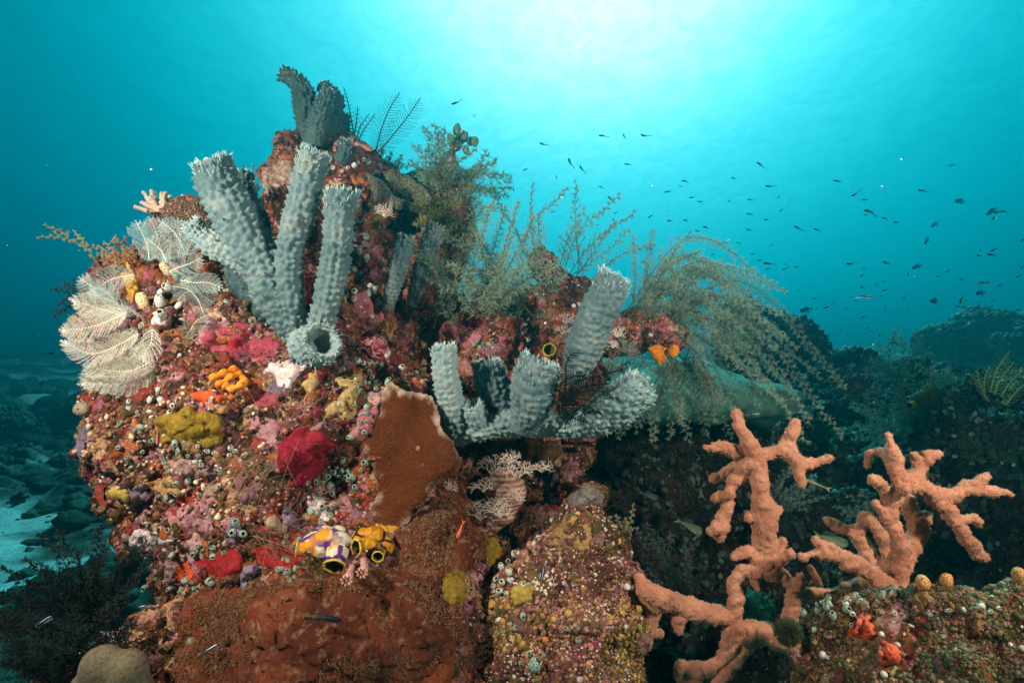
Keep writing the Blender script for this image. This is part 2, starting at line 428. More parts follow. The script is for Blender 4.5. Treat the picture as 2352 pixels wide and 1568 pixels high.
MAIN = [
 (728, 318, 1.66, 48), (700, 345, 1.64, 52), (762, 370, 1.64, 72), (700, 400, 1.62, 72), (790, 430, 1.62, 95), (668, 440, 1.60, 72), (660, 500, 1.60, 82),
 (740, 500, 1.62, 110), (840, 470, 1.66, 80), (870, 430, 1.68, 55), (700, 600, 1.62, 120), (820, 590, 1.72, 110), (905, 600, 1.88, 110), (960, 700, 1.78, 110), (930, 800, 1.74, 100), (640, 690, 1.55, 110), (780, 700, 1.60, 120),
 (950, 462, 1.80, 45), (985, 600, 1.80, 90), (1010, 500, 1.84, 40), (1020, 560, 1.82, 55),
 (500, 560, 1.58, 70), (440, 540, 1.58, 70), (470, 640, 1.5, 100), (380, 640, 1.48, 85), (300, 690, 1.47, 85), (265, 760, 1.46, 75), (400, 760, 1.46, 130), (300, 840, 1.44, 90), (330, 800, 1.45, 110), (560, 780, 1.46, 140), (480, 860, 1.42, 140),
 (285, 960, 1.42, 100), (232, 1010, 1.40, 66), (262, 1075, 1.40, 70), (360, 940, 1.40, 110), (400, 1040, 1.38, 160), (310, 1110, 1.38, 95), (540, 980, 1.36, 190), (700, 900, 1.40, 160), (700, 1020, 1.35, 190),
 (840, 880, 1.42, 90), (840, 1030, 1.38, 160), (930, 960, 1.48, 110), (420, 1150, 1.36, 110), (520, 1160, 1.34, 150), (350, 1170, 1.38, 66),
 (330, 1222, 1.42, 44), (290, 1222, 1.42, 40), (395, 1228, 1.42, 52), (650, 1190, 1.30, 180), (840, 1180, 1.32, 150), (510, 1290, 1.36, 110), (440, 1330, 1.36, 66),
 (640, 1370, 1.24, 180), (800, 1360, 1.20, 190), (960, 1320, 1.24, 150), (520, 1440, 1.2, 130), (470, 1520, 1.16, 130), (740, 1480, 1.14, 230), (950, 1470, 1.16, 180), (370, 1480, 1.16, 90), (290, 1560, 1.1, 110), (420, 1640, 1.1, 170), (700, 1660, 1.08, 220), (980, 1640, 1.1, 200), (160, 1640, 1.1, 110),
 (1000, 1040, 1.50, 110), (1040, 1160, 1.50, 90), (1010, 1220, 1.40, 100), (1080, 1300, 1.34, 80), (1080, 1420, 1.25, 90),
 (1120, 1000, 1.50, 50), (1180, 1010, 1.50, 58), (1245, 1015, 1.50, 55), (1110, 1045, 1.5, 42), (1190, 1045, 1.50, 42), (1270, 1035, 1.50, 40),
 (1120, 800, 1.66, 120), (1050, 850, 1.70, 90), (1060, 760, 1.66, 70), (1150, 740, 1.70, 80), (1240, 760, 1.70, 100), (1200, 880, 1.68, 110), (1290, 680, 1.74, 62), (1250, 620, 1.78, 45), (1340, 700, 1.72, 70), (1300, 850, 1.74, 90),
 (1400, 760, 1.70, 66), (1460, 762, 1.66, 46), (1510, 765, 1.64, 34), (1540, 775, 1.63, 24),
 (1200, 1140, 2.1, 140), (1240, 1060, 1.9, 80), (1110, 1260, 1.72, 80), (1200, 1280, 1.95, 120), (1290, 1110, 1.60, 45), (1310, 1150, 1.5, 40), (1300, 960, 1.72, 80), (1320, 1045, 1.74, 50), (915, 500, 1.92, 60)]
CONE = [(1345, 1160, 1.34, 52), (1330, 1210, 1.32, 78), (1350, 1270, 1.28, 105), (1290, 1330, 1.24, 120), (1370, 1360, 1.24, 118), (1220, 1420, 1.18, 130), (1330, 1450, 1.18, 150), (1390, 1440, 1.22, 85), (1200, 1540, 1.12, 140), (1330, 1580, 1.08, 130), (1420, 1500, 1.2, 40)]
BACK = [(1420, 1010, 2.5, 90), (1540, 1020, 2.6, 100), (1680, 1010, 2.7, 90), (1780, 1010, 2.9, 90), (1500, 1160, 2.5, 150), (1700, 1160, 2.7, 170), (1380, 1240, 2.4, 130), (1560, 1340, 2.2, 160), (1500, 1480, 2.0, 150), (1750, 1380, 2.3, 190), (1700, 1560, 1.8, 160),
 (1900, 1060, 3.0, 120), (1960, 960, 3.2, 90), (1880, 930, 3.4, 70), (2000, 1180, 2.7, 190), (2160, 1010, 2.5, 100), (2100, 940, 2.5, 50), (2250, 960, 2.5, 90), (2350, 1000, 2.4, 130), (2200, 1140, 2.4, 190), (2380, 1200, 2.2, 190), (2060, 1380, 2.2, 200), (2300, 1420, 2.0, 220), (1900, 1250, 2.5, 150), (2120, 880, 2.6, 34), (2160, 885, 2.6, 40), (2480, 1000, 2.6, 180), (2145, 925, 2.36, 42), (2185, 945, 2.36, 50), (2110, 895, 2.42, 28)]
FORE = [(1912, 1462, 1.02, 66), (1965, 1442, 1.0, 78), (2040, 1440, .97, 96), (2130, 1455, .95, 105), (2230, 1450, .93, 105), (2330, 1450, .92, 115), (1930, 1570, 1.0, 90), (2040, 1580, .95, 140), (2200, 1600, .9, 150), (2360, 1580, .88, 150), (2480, 1500, .9, 150)]
def rock(lst, vox, a, b, c_, seed, sm=3, under=None):
    v, n, t, q = blob(S(lst), vox, sm); n = vnormals(v, t, q); v = rough(v, n, a, b, c_, seed); return v, t, q
rockM = rock(MAIN, .0066, .026, .021, .006, 1)
rockC = rock(CONE, .007, .020, .016, .006, 2)
rockB = rock(BACK, .016, .07, .035, .012, 3)
rockF = rock(FORE, .006, .018, .012, .005, 4)
obj('reef_rock', rockM, M_REEF, label='big coral encrusted outcrop rising to a pinnacle behind the blue grey tube sponges', cat='rock')
obj('reef_rock', rockC, M_REEF2, label='pink and cream speckled cone of rock right of the dark cave', cat='rock')
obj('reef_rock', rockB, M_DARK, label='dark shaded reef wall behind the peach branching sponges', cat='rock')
obj('reef_rock', rockF, M_REEF, label='crusty boulder in the bottom right corner below the peach sponges', cat='rock')
def tree(r):
    v, t, q = r; return BVHTree.FromPolygons(v.tolist(), t.tolist() + q.tolist())
TREES = {'M': tree(rockM), 'C': tree(rockC), 'B': tree(rockB), 'F': tree(rockF)}
def front(x, y, off=.03, keys='MCFR'):
    h = cast(x, y, [k for k in keys if k in TREES]); return 9.0 if h is None else float(pix(h[0])[2]) - off
def cast(x, y, keys='MCFB'):
    """where the line of sight through x, y meets the reef: (point, normal) or None"""
    o = Vector(CAM); d = Vector(P(x, y, 1.0) - CAM).normalized(); best = None
    for k in keys:
        h = TREES[k].ray_cast(o, d, 20)
        if h[0] is not None and (best is None or h[3] < best[2]): best = (np.array(h[0]), np.array(h[1]), h[3])
    if best is None: return None
    n = best[1] if np.dot(best[1], np.array(d)) < 0 else -best[1]
    return best[0], n
# ------------------------------------------------------------------ flat water surface overhead, ripple light and dark painted into its transparency
m = NT('water_surface')
for n in list(m.t.nodes):
    if n.type == 'BSDF_PRINCIPLED': m.t.nodes.remove(n)
mp = m.n('Mapping'); m.L(m.tc, mp.inputs['Vector']); mp.inputs['Scale'].default_value = (1.0, 0.6, 1.0); mp.inputs['Rotation'].default_value = (0, 0, R(24))
w1 = m.noise(3.0, 7, .62, mp.outputs[0], 1.0); w2 = m.noise(.22, 2, .5, mp.outputs[0], .4)
f = m.math('ADD', m.math('MULTIPLY', w1, .95), m.math('MULTIPLY', w2, .3))
tr = m.n('BsdfTransparent'); m.L(m.ramp(f, [(.50, (.74, .89, .92)), (.66, (.90, .97, .98)), (.80, (1, 1, 1))]), tr.inputs['Color'])
m.L(tr.outputs[0], m.out.inputs['Surface'])
g = Geo(); g.add([[-150, -60, 5.0], [150, -60, 5.0], [150, 200, 5.0], [-150, 200, 5.0]], None, [[0, 3, 2, 1]])
obj('water', g, m.m, base=(0, 0, 5.0), kind='structure')
# ------------------------------------------------------------------ spiky tube sponges
def m_sponge(name, c1, c2, c3):
    m = NT(name); n = m.noise(14, 4, .6); c = m.ramp(n, [(.3, c1), (.55, c2), (.75, c3)])
    c = m.mix(m.ramp(m.voro(260), [(.12, WHT), (.2, BLK)]), c, tuple(x * .5 for x in c2))
    f = m.math('MULTIPLY', m.ramp(m.voro(75), [(.07, WHT), (.10, BLK)]), m.ramp(m.noise(20, 2), [(.52, BLK), (.56, WHT)]))
    c = m.mix(f, c, (.45, .2, .1))
    m.bump(m.math('ADD', m.noise(500, 3, .6), m.math('MULTIPLY', m.noise(120, 3), 2.0)), .0022)
    m.b.inputs['Subsurface Weight'].default_value = 0.0
    return m.done(c, .85, .2)
M_FRINGE = m_plain('pale_spines', (.42, .55, .51), (.54, .66, .60), 60, .0)
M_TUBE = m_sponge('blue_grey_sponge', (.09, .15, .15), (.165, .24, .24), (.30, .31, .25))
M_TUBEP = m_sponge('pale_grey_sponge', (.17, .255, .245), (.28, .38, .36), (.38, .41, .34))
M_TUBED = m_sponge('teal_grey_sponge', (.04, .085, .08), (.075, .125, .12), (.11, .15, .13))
def sponge_tube(pts, seed, parent, mat, sp=.017, h=.0085, mouth=True, ell=1.0, cut=.0, spk=1.0, depth=1.5, name='tube', lip=None):
    A = np.asarray(pts, float); W = PA(A[:, :3]); rr = A[:, 3] * A[:, 2] / F / 2 * .83; sp *= .84; h *= 1.0
    L = np.linalg.norm(np.diff(W, axis=0), axis=1).sum(); M = max(24, int(L / .0028)); C = catmull(np.column_stack([W, rr]), M)
    path, rad = C[:, :3], np.maximum(C[:, 3], .004); ns = int(min(170, max(60, rad.max() * 6.283 / .0028)))
    T, N, B = frames(path); th = np.arange(ns) / ns * 2 * np.pi; s = np.linspace(0, L, M)
    na = max(4, int(round(2 * np.pi * rad.mean() / sp)))
    U, V = np.meshgrid(th / (2 * np.pi) * na, s / sp); iu, iv = np.floor(U).astype(int), np.floor(V).astype(int); disp = np.zeros_like(U); d2 = np.full(U.shape, 9.0)
    for a in (-1, 0, 1):
        for b in (-1, 0, 1):
            x, y = iu + a, iv + b; xm = x % na; k = xm * 0
            sx = x + .2 + .6 * _h(xm, y, k, seed); sy = y + .2 + .6 * _h(xm, y, k, seed + 3); hh = .45 + .75 * _h(xm, y, k, seed + 7)
            d = np.sqrt((sx - U) ** 2 + (sy - V - .25) ** 2)
            disp = np.maximum(disp, hh * np.clip(1 - d / .62, 0, 1) ** 1.9); d2 = np.minimum(d2, d)
    disp = h * (disp - .75 * np.clip(d2 - .32, 0, 1))
    v = rings(path, np.repeat(rad[:, None], ns, 1), ns, T, N, B, ell)
    out = norm(v - path[:, None, :])
    lump = fbm(v.reshape(-1, 3), 14, 3, seed).reshape(M, ns) * .10 * rad[:, None]
    fade = np.clip(s / .05, 0.25, 1)[:, None]
    ax = (.5 * cut * rad[-1] * np.cos(th - .6) + .10 * rad[-1] * fbm(np.stack([np.cos(th), np.sin(th), th * 0], 1), 1.3, 2, seed))[None] * (np.clip((s / L - .6) / .4, 0, 1) ** 1.5)[:, None]
    v = v + out * (disp * fade + lump)[..., None] + T[:, None, :] * (ax + disp * .55)[..., None]
    g = Geo()
    if mouth:
        Te = T[-1]; r = rad[-1]; rw = .16 * r; ring = []; last = v[-1]; cen = path[-1]; lo = out[-1]
        for ph in np.linspace(.3, np.pi, 6)[0:]:
            ring.append(last - lo * rw * (1 - math.cos(ph)) + Te * rw * math.sin(ph) + lo * (fbm(last * 60 + ph, 1, 2, seed)[:, None] * .0025))
        base_in = ring[-1]
        for k in range(1, 9):
            t = k / 8; c = cen - Te * r * depth * t
            ring.append(base_in * (1 - .42 * t) + (cen + Te * 0) * (.42 * t) - Te * r * depth * t)
        v = np.concatenate([v, np.array(ring)], 0)
    m_ = len(v); vv = np.vstack([v.reshape(-1, 3), v[0].mean(0), v[-1].mean(0)]); j = np.arange(ns); k = (j + 1) % ns
    t = np.vstack([np.stack([k, j, np.full(ns, m_ * ns)], 1), np.stack([(m_ - 1) * ns + j, (m_ - 1) * ns + k, np.full(ns, m_ * ns + 1)], 1)])
    g.add(vv, t, ringfaces(m_, ns))
    if mouth:      # fringe of fine spines round the mouth
        rs = np.random.RandomState(seed); nn = int(2 * np.pi * rad[-1] / .0030 * spk)
        jj = rs.randint(0, ns, nn); row = M - 1 - (rs.rand(nn) ** 1.7 * min(14, M - 2)).astype(int)
        Ab = v[row, jj]; L_ = (.003 + .009 * rs.rand(nn)) * np.clip(rad[-1] / .025, .6, 1.25)
        dr = norm(T[-1] * (0.55 + .5 * rs.rand(nn))[:, None] + out[row, jj] * (.15 + .7 * rs.rand(nn))[:, None] + rs.normal(0, .15, (nn, 3)))
        fr = Geo(); prisms(fr, Ab - dr * .002, Ab + dr * L_[:, None], .0016, .0003)
        jj = rs.randint(0, ns, nn); Ab = v[M + 2, jj]; dr = norm(T[-1][None] + .3 * rs.normal(0, 1, (nn, 3)))
        prisms(fr, Ab - dr * .002, Ab + dr * L_[:, None] * .8, .0016, .0003); obj('fringe', fr, M_FRINGE, parent)
    # thin spines on the ridges
    rs = np.random.RandomState(seed + 99); ii = np.argwhere(disp > h * .62)
    if len(ii):
        ii = ii[rs.permutation(len(ii))[:int(len(ii) * .12)]]
        Ab = v[ii[:, 0], ii[:, 1]]; dr = norm(out[ii[:, 0], ii[:, 1]] + .5 * T[ii[:, 0]] + rs.normal(0, .2, (len(ii), 3)))
        prisms(g, Ab - dr * .002, Ab + dr * (.003 + .005 * rs.rand(len(ii)))[:, None], .0017, .0003)
    return obj(name, g, mat, parent)
def colony(label, base, tubes, group=None):
    e = empty('tube_sponge', P(*base), label=label, cat='sponge', group=group)
    for i, (pts, seed, kw) in enumerate(tubes):
        kw = dict(kw); mat = kw.pop('mat', M_TUBE); sponge_tube(pts, seed, e, mat, **kw)
    return e
colony('tall blue grey tube sponge colony with spiky rims on the upper left of the outcrop', (660, 780, 1.32), [
 ([(700, 800, 1.36, 60), (640, 690, 1.32, 105), (600, 600, 1.30, 118), (540, 500, 1.28, 112), (505, 430, 1.27, 108), (489, 378, 1.27, 102)], 1, dict(sp=.019, h=.0095, cut=.15)),
 ([(640, 640, 1.36, 90), (560, 590, 1.34, 90), (490, 560, 1.32, 70), (455, 535, 1.31, 58), (440, 515, 1.30, 52)], 2, dict(mat=M_TUBEP, sp=.015, h=.006, cut=.3)),
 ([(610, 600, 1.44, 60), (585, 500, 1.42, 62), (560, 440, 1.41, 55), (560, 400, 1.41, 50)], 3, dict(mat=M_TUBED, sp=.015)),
 ([(690, 800, 1.36, 62), (668, 690, 1.30, 66), (664, 590, 1.28, 72), (684, 500, 1.26, 80), (705, 420, 1.25, 82), (722, 352, 1.24, 78)], 4, dict(sp=.017, h=.008, cut=-.25)),
 ([(720, 800, 1.36, 66), (742, 730, 1.30, 72), (762, 640, 1.28, 74), (775, 550, 1.26, 78), (784, 445, 1.25, 84)], 5, dict(sp=.017, h=.008, cut=.12)),
 ([(650, 770, 1.42, 80), (600, 700, 1.38, 84), (560, 640, 1.38, 80), (545, 590, 1.39, 60)], 6, dict(mat=M_TUBED, mouth=False, sp=.018)),  # shadowed tube, its shade put in as the darker sponge colour
 ([(700, 740, 1.36, 76), (704, 796, 1.31, 92), (724, 800, 1.27, 104), (738, 786, 1.235, 112)], 7, dict(mat=M_TUBEP, sp=.013, h=.007, depth=1.2, spk=1.4)),
 ([(700, 820, 1.32, 50), (690, 832, 1.29, 44), (684, 826, 1.27, 36)], 8, dict(mat=M_TUBEP, sp=.012, h=.006))])
colony('pair of small grey tube sponges leaning right below the grey green bush', (895, 700, 1.5), [
 ([(890, 705, 1.5, 34), (905, 650, 1.46, 44), (920, 600, 1.44, 48), (932, 545, 1.43, 42)], 11, dict(sp=.013, h=.006)),
 ([(945, 700, 1.58, 34), (965, 630, 1.55, 44), (985, 570, 1.54, 50), (1003, 522, 1.54, 48)], 12, dict(sp=.013, h=.006, mat=M_TUBE))])
colony('dark teal grey branching tube sponge crowning the pinnacle', (720, 320, 1.55), [
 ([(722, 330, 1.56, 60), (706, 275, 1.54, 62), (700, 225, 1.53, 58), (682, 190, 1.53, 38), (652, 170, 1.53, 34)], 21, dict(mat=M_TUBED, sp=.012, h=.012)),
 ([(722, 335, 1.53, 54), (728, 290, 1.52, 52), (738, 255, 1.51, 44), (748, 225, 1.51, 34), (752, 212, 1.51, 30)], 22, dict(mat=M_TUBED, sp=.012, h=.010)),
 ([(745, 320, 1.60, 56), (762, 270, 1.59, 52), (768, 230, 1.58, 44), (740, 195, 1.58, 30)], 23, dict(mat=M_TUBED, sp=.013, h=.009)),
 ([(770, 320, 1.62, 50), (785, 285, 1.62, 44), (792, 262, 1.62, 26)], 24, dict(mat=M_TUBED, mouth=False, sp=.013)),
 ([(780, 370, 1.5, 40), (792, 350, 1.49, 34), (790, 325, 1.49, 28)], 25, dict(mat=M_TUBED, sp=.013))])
colony('low spreading blue grey sponge colony with five cups beside the brown plate coral', (1150, 985, 1.34), [
 ([(1060, 1000, 1.34, 67), (1040, 950, 1.28, 74), (1026, 880, 1.25, 67), (1020, 830, 1.24, 65), (1020, 795, 1.24, 67)], 31, dict(sp=.014, h=.006, mat=M_TUBEP, cut=.15)),
 ([(1015, 965, 1.34, 56), (1080, 985, 1.30, 69), (1150, 975, 1.29, 69), (1230, 970, 1.30, 69), (1300, 975, 1.30, 56)], 32, dict(sp=.015, h=.007, mouth=False, mat=M_TUBEP)),
 ([(1110, 985, 1.30, 52), (1092, 955, 1.27, 56), (1086, 930, 1.26, 52)], 33, dict(sp=.012, h=.006, mat=M_TUBEP)),
 ([(1180, 980, 1.34, 67), (1150, 925, 1.33, 83), (1128, 880, 1.32, 87), (1118, 835, 1.32, 74)], 34, dict(sp=.015, h=.008, cut=-.2)),
 ([(1200, 980, 1.28, 78), (1218, 935, 1.25, 108), (1226, 885, 1.23, 123), (1240, 836, 1.22, 108)], 35, dict(sp=.016, h=.008, cut=-.35)),
 ([(1230, 965, 1.30, 63), (1310, 975, 1.27, 72), (1380, 955, 1.24, 103), (1430, 920, 1.21, 116), (1472, 888, 1.19, 99)], 36, dict(sp=.016, h=.008, mat=M_TUBEP))])
colony('single tall blue grey tube sponge leaning right with square spiky rim', (1320, 850, 1.42), [
 ([(1320, 870, 1.46, 60), (1335, 815, 1.40, 92), (1360, 750, 1.37, 96), (1388, 690, 1.35, 98), (1412, 640, 1.34, 92)], 41, dict(sp=.016, h=.0075, cut=-.2)),
 ([(1345, 790, 1.42, 60), (1305, 770, 1.42, 40)], 42, dict(sp=.014, mouth=False, h=.006))])
# ------------------------------------------------------------------ peach branching sponges
def zz(pts, d, r):
    """chains given in pixels of an enlarged view of the picture"""
    out = []
    for c in pts: out.append([(1550.3 + p[0] * .4326, 890 + p[1] * .4326, d + (p[2] if len(p) > 2 else 0), (p[3] if len(p) > 3 else r)) for p in c])
    return out
def branching(name, chains, mat, label, vox=.0030, base=None, **kw):
    S_ = []
    for i, c in enumerate(chains):
        A = np.array(c, float); W = PA(A[:, :3]); r = A[:, 3] * A[:, 2] / F
        L = np.linalg.norm(np.diff(W, axis=0), axis=1).sum(); C = catmull(np.column_stack([W, r]), max(4, int(L / .006)))
        rs = np.random.RandomState(i + 5); C[:, :3] += rs.normal(0, .0012, (len(C), 3)); C[:, 3] *= 1 + .12 * vnoise(C[:, :3] * 42, 5) + .10 * vnoise(C[:, :3] * 110, 6)
        S_.append(C)
    v, n, t, q = blob(np.vstack(S_), vox, 3); n = vnormals(v, t, q)
    d = .0045 * fbm(v, 34, 3, 3) + .0030 * (np.abs(fbm(v, 60, 3, 8)) - .2) + .0036 * (.6 - worley(v * 150, 2))
    v2 = v + n * d[:, None]; e = empty(name, base, label=label, cat='sponge', **kw); obj('body', (v2, t, q), mat, e)
    p, nn, rs = area_samples((v2, t, q), 12000, 3, face=-1); g = Geo(); dr = norm(nn + .6 * rs.normal(0, 1, nn.shape)); prisms(g, p - dr * .0005, p + dr * (.0010 + .0022 * rs.rand(len(p), 1)), .0006, .0003)
    obj('fuzz', g, M_PFUZ, e, kind='stuff'); return e
m = NT('peach_sponge'); c = m.ramp(m.noise(20, 4, .6), [(.3, (.50, .19, .105)), (.7, (.68, .32, .19))])
c = m.mix(m.ramp(m.voro(240), [(.12, WHT), (.26, BLK)]), c, (.30, .10, .05)); c = m.mix(1.0, c, m.ramp(m.noise(14, 5, .7), [(.3, (.68, .62, .62)), (.6, (1.0,) * 3), (.75, (1.1, 1.15, 1.2))]), 'MULTIPLY'); m.bump(m.noise(260, 4, .75), .0035)
M_PEACH = m.done(c, .85, .2); M_PFUZ = m_plain('peach_fuzz', (.62, .29, .165), (.72, .38, .24), 60, 0)
A_ = zz([[(320, 1240), (325, 1130), (305, 1045), (340, 975), (420, 965), (490, 940)], [(490, 950), (560, 985), (615, 1050), (635, 1130), (610, 1220)],
 [(500, 960, 0, 22), (480, 860, 0, 24), (478, 750, 0, 26), (470, 640, 0, 25), (450, 550, 0, 20), (445, 450, 0, 19), (435, 370, 0, 18), (395, 290, 0, 15), (350, 205, 0, 13), (327, 130, 0, 10)],
 [(470, 690), (392, 692, 0, 10)], [(500, 900), (560, 830, 0, 13)], [(520, 930), (605, 885, -.02, 13)], [(480, 940), (400, 880, 0, 15), (320, 890, 0, 12)], [(420, 980), (432, 1060, 0, 9)], [(640, 1090), (660, 995, -.02, 10)],
 [(450, 360), (530, 335), (595, 300, 0, 14), (618, 240, 0, 14), (642, 195, 0, 11)], [(590, 310), (645, 385, 0, 17), (730, 398, 0, 13), (808, 368, 0, 9)], [(655, 390), (664, 505, 0, 10)],
 [(440, 390), (370, 375, .03, 14), (320, 340, .02, 14), (240, 318, 0, 13), (160, 312, 0, 8)], [(400, 400), (350, 450, .02, 16), (290, 545, .02, 15), (268, 640, .02, 13), (245, 720, .02, 14), (225, 795, .02, 13)], [(290, 560), (208, 588, .02, 8)], [(250, 740), (195, 765, 0, 8)],
 [(380, 390, .08), (310, 420, .10, 12), (205, 485, .10, 9)], [(445, 600), (420, 500, 0, 8)], [(480, 640), (535, 655, 0, 8)],
 [(310, 1220), (200, 1200, 0, 20), (100, 1180, 0, 22), (20, 1150, 0, 22), (-60, 1120, -.02, 22), (-140, 1080, -.02, 20), (-190, 1020, 0, 16)], [(20, 1190), (15, 1290, 0, 12)], [(-100, 1120), (-120, 1200, 0, 20), (-160, 1290, 0, 20), (-230, 1350, 0, 18), (-290, 1300, 0, 12)], [(-160, 1310), (-90, 1310, 0, 10)], [(-150, 1130), (-210, 1110, .03, 13), (-250, 1000, .05, 10)],
 [(320, 1230), (300, 1320, 0, 22), (260, 1410), (190, 1480), (100, 1500), (20, 1480, 0, 12)], [(330, 1260), (380, 1340, 0, 22), (320, 1430, 0, 16), (250, 1520, 0, 16), (200, 1600, 0, 16)], [(380, 1300, 0, 24), (500, 1310, .03, 24), (620, 1370, .05, 24), (680, 1480, .05, 24), (690, 1640, .05, 26)], [(335, 1330, -.03, 10), (345, 1290, -.03, 11)], [(20, 1480, 0, 8), (30, 1550, 0, 12), (120, 1560, 0, 14)],
 [(630, 1120), (720, 1090, .02, 13), (820, 1100, .04, 14), (920, 1060, .06, 13), (1010, 1020, .08, 12)], [(740, 1040, .1, 8), (770, 1040, .1, 8), (720, 960, .1, 8)]], 1.16, 15.5)
B_ = zz([[(1160, 1080, 0, 18), (1195, 1000, 0, 18), (1200, 880, 0, 18), (1170, 760, 0, 17), (1140, 670, 0, 17), (1165, 580, 0, 18), (1185, 510, 0, 16), (1170, 410, 0, 14), (1145, 320, 0, 12), (1132, 250, 0, 9)],
 [(1130, 700), (1060, 610, 0, 11)], [(1130, 600), (1105, 535, 0, 14), (1052, 480, -.02, 9)], [(1165, 380), (1100, 345, .03, 11), (1035, 350, .05, 11), (1018, 408, .06, 9)],
 [(1190, 540), (1290, 525, 0, 15), (1400, 570, 0, 15), (1480, 560, 0, 13), (1570, 510, 0, 12), (1655, 470, 0, 9)], [(1560, 530), (1680, 550, 0, 12), (1785, 570, 0, 9)], [(1370, 570), (1450, 660, 0, 17), (1510, 740, 0, 16), (1580, 840, 0, 13), (1650, 900, 0, 9)], [(1500, 700), (1565, 690, 0, 11), (1620, 735, 0, 8)],
 [(1220, 500), (1290, 450, .03, 15), (1330, 385, .03, 12), (1398, 350, .03, 9)], [(1285, 440, .03), (1272, 370, .03, 9)], [(1210, 530, -.02, 14), (1215, 540, -.03, 13)],
 [(1215, 960), (1260, 840, .05, 17), (1290, 760, .06, 19), (1255, 660, .07, 17), (1240, 590, .05, 15)], [(1290, 740, .06), (1335, 690, .06, 12)],
 [(1160, 1075, 0, 20), (1030, 985, -.02, 17), (930, 920, -.03, 17), (850, 865, -.03, 14), (745, 820, -.03, 10)], [(870, 890, -.03), (780, 880, -.03, 12), (690, 900, -.03, 10)],
 [(1080, 1000, .08, 12), (1030, 880, .09, 13), (960, 780, .09, 14), (880, 745, .09, 12), (810, 700, .09, 9)], [(980, 760, .09), (1000, 690, .09, 10)], [(1130, 1010, .06, 12), (1120, 850, .07, 14), (1070, 730, .07, 12), (990, 670, .07, 10)],
 [(1010, 1025, .05, 12), (1100, 1070, .02, 14), (1160, 1085, 0, 16)]], 1.10, 14.5)
branching('branching_sponge', A_, M_PEACH, 'tall peach branching sponge standing left of the other one, rooted bottom centre right', base=P(1848, 1568, 1.2))
branching('branching_sponge', B_, M_PEACH, 'peach branching sponge with wide right arms growing behind the corner boulder', base=P(2060, 1360, 1.1))
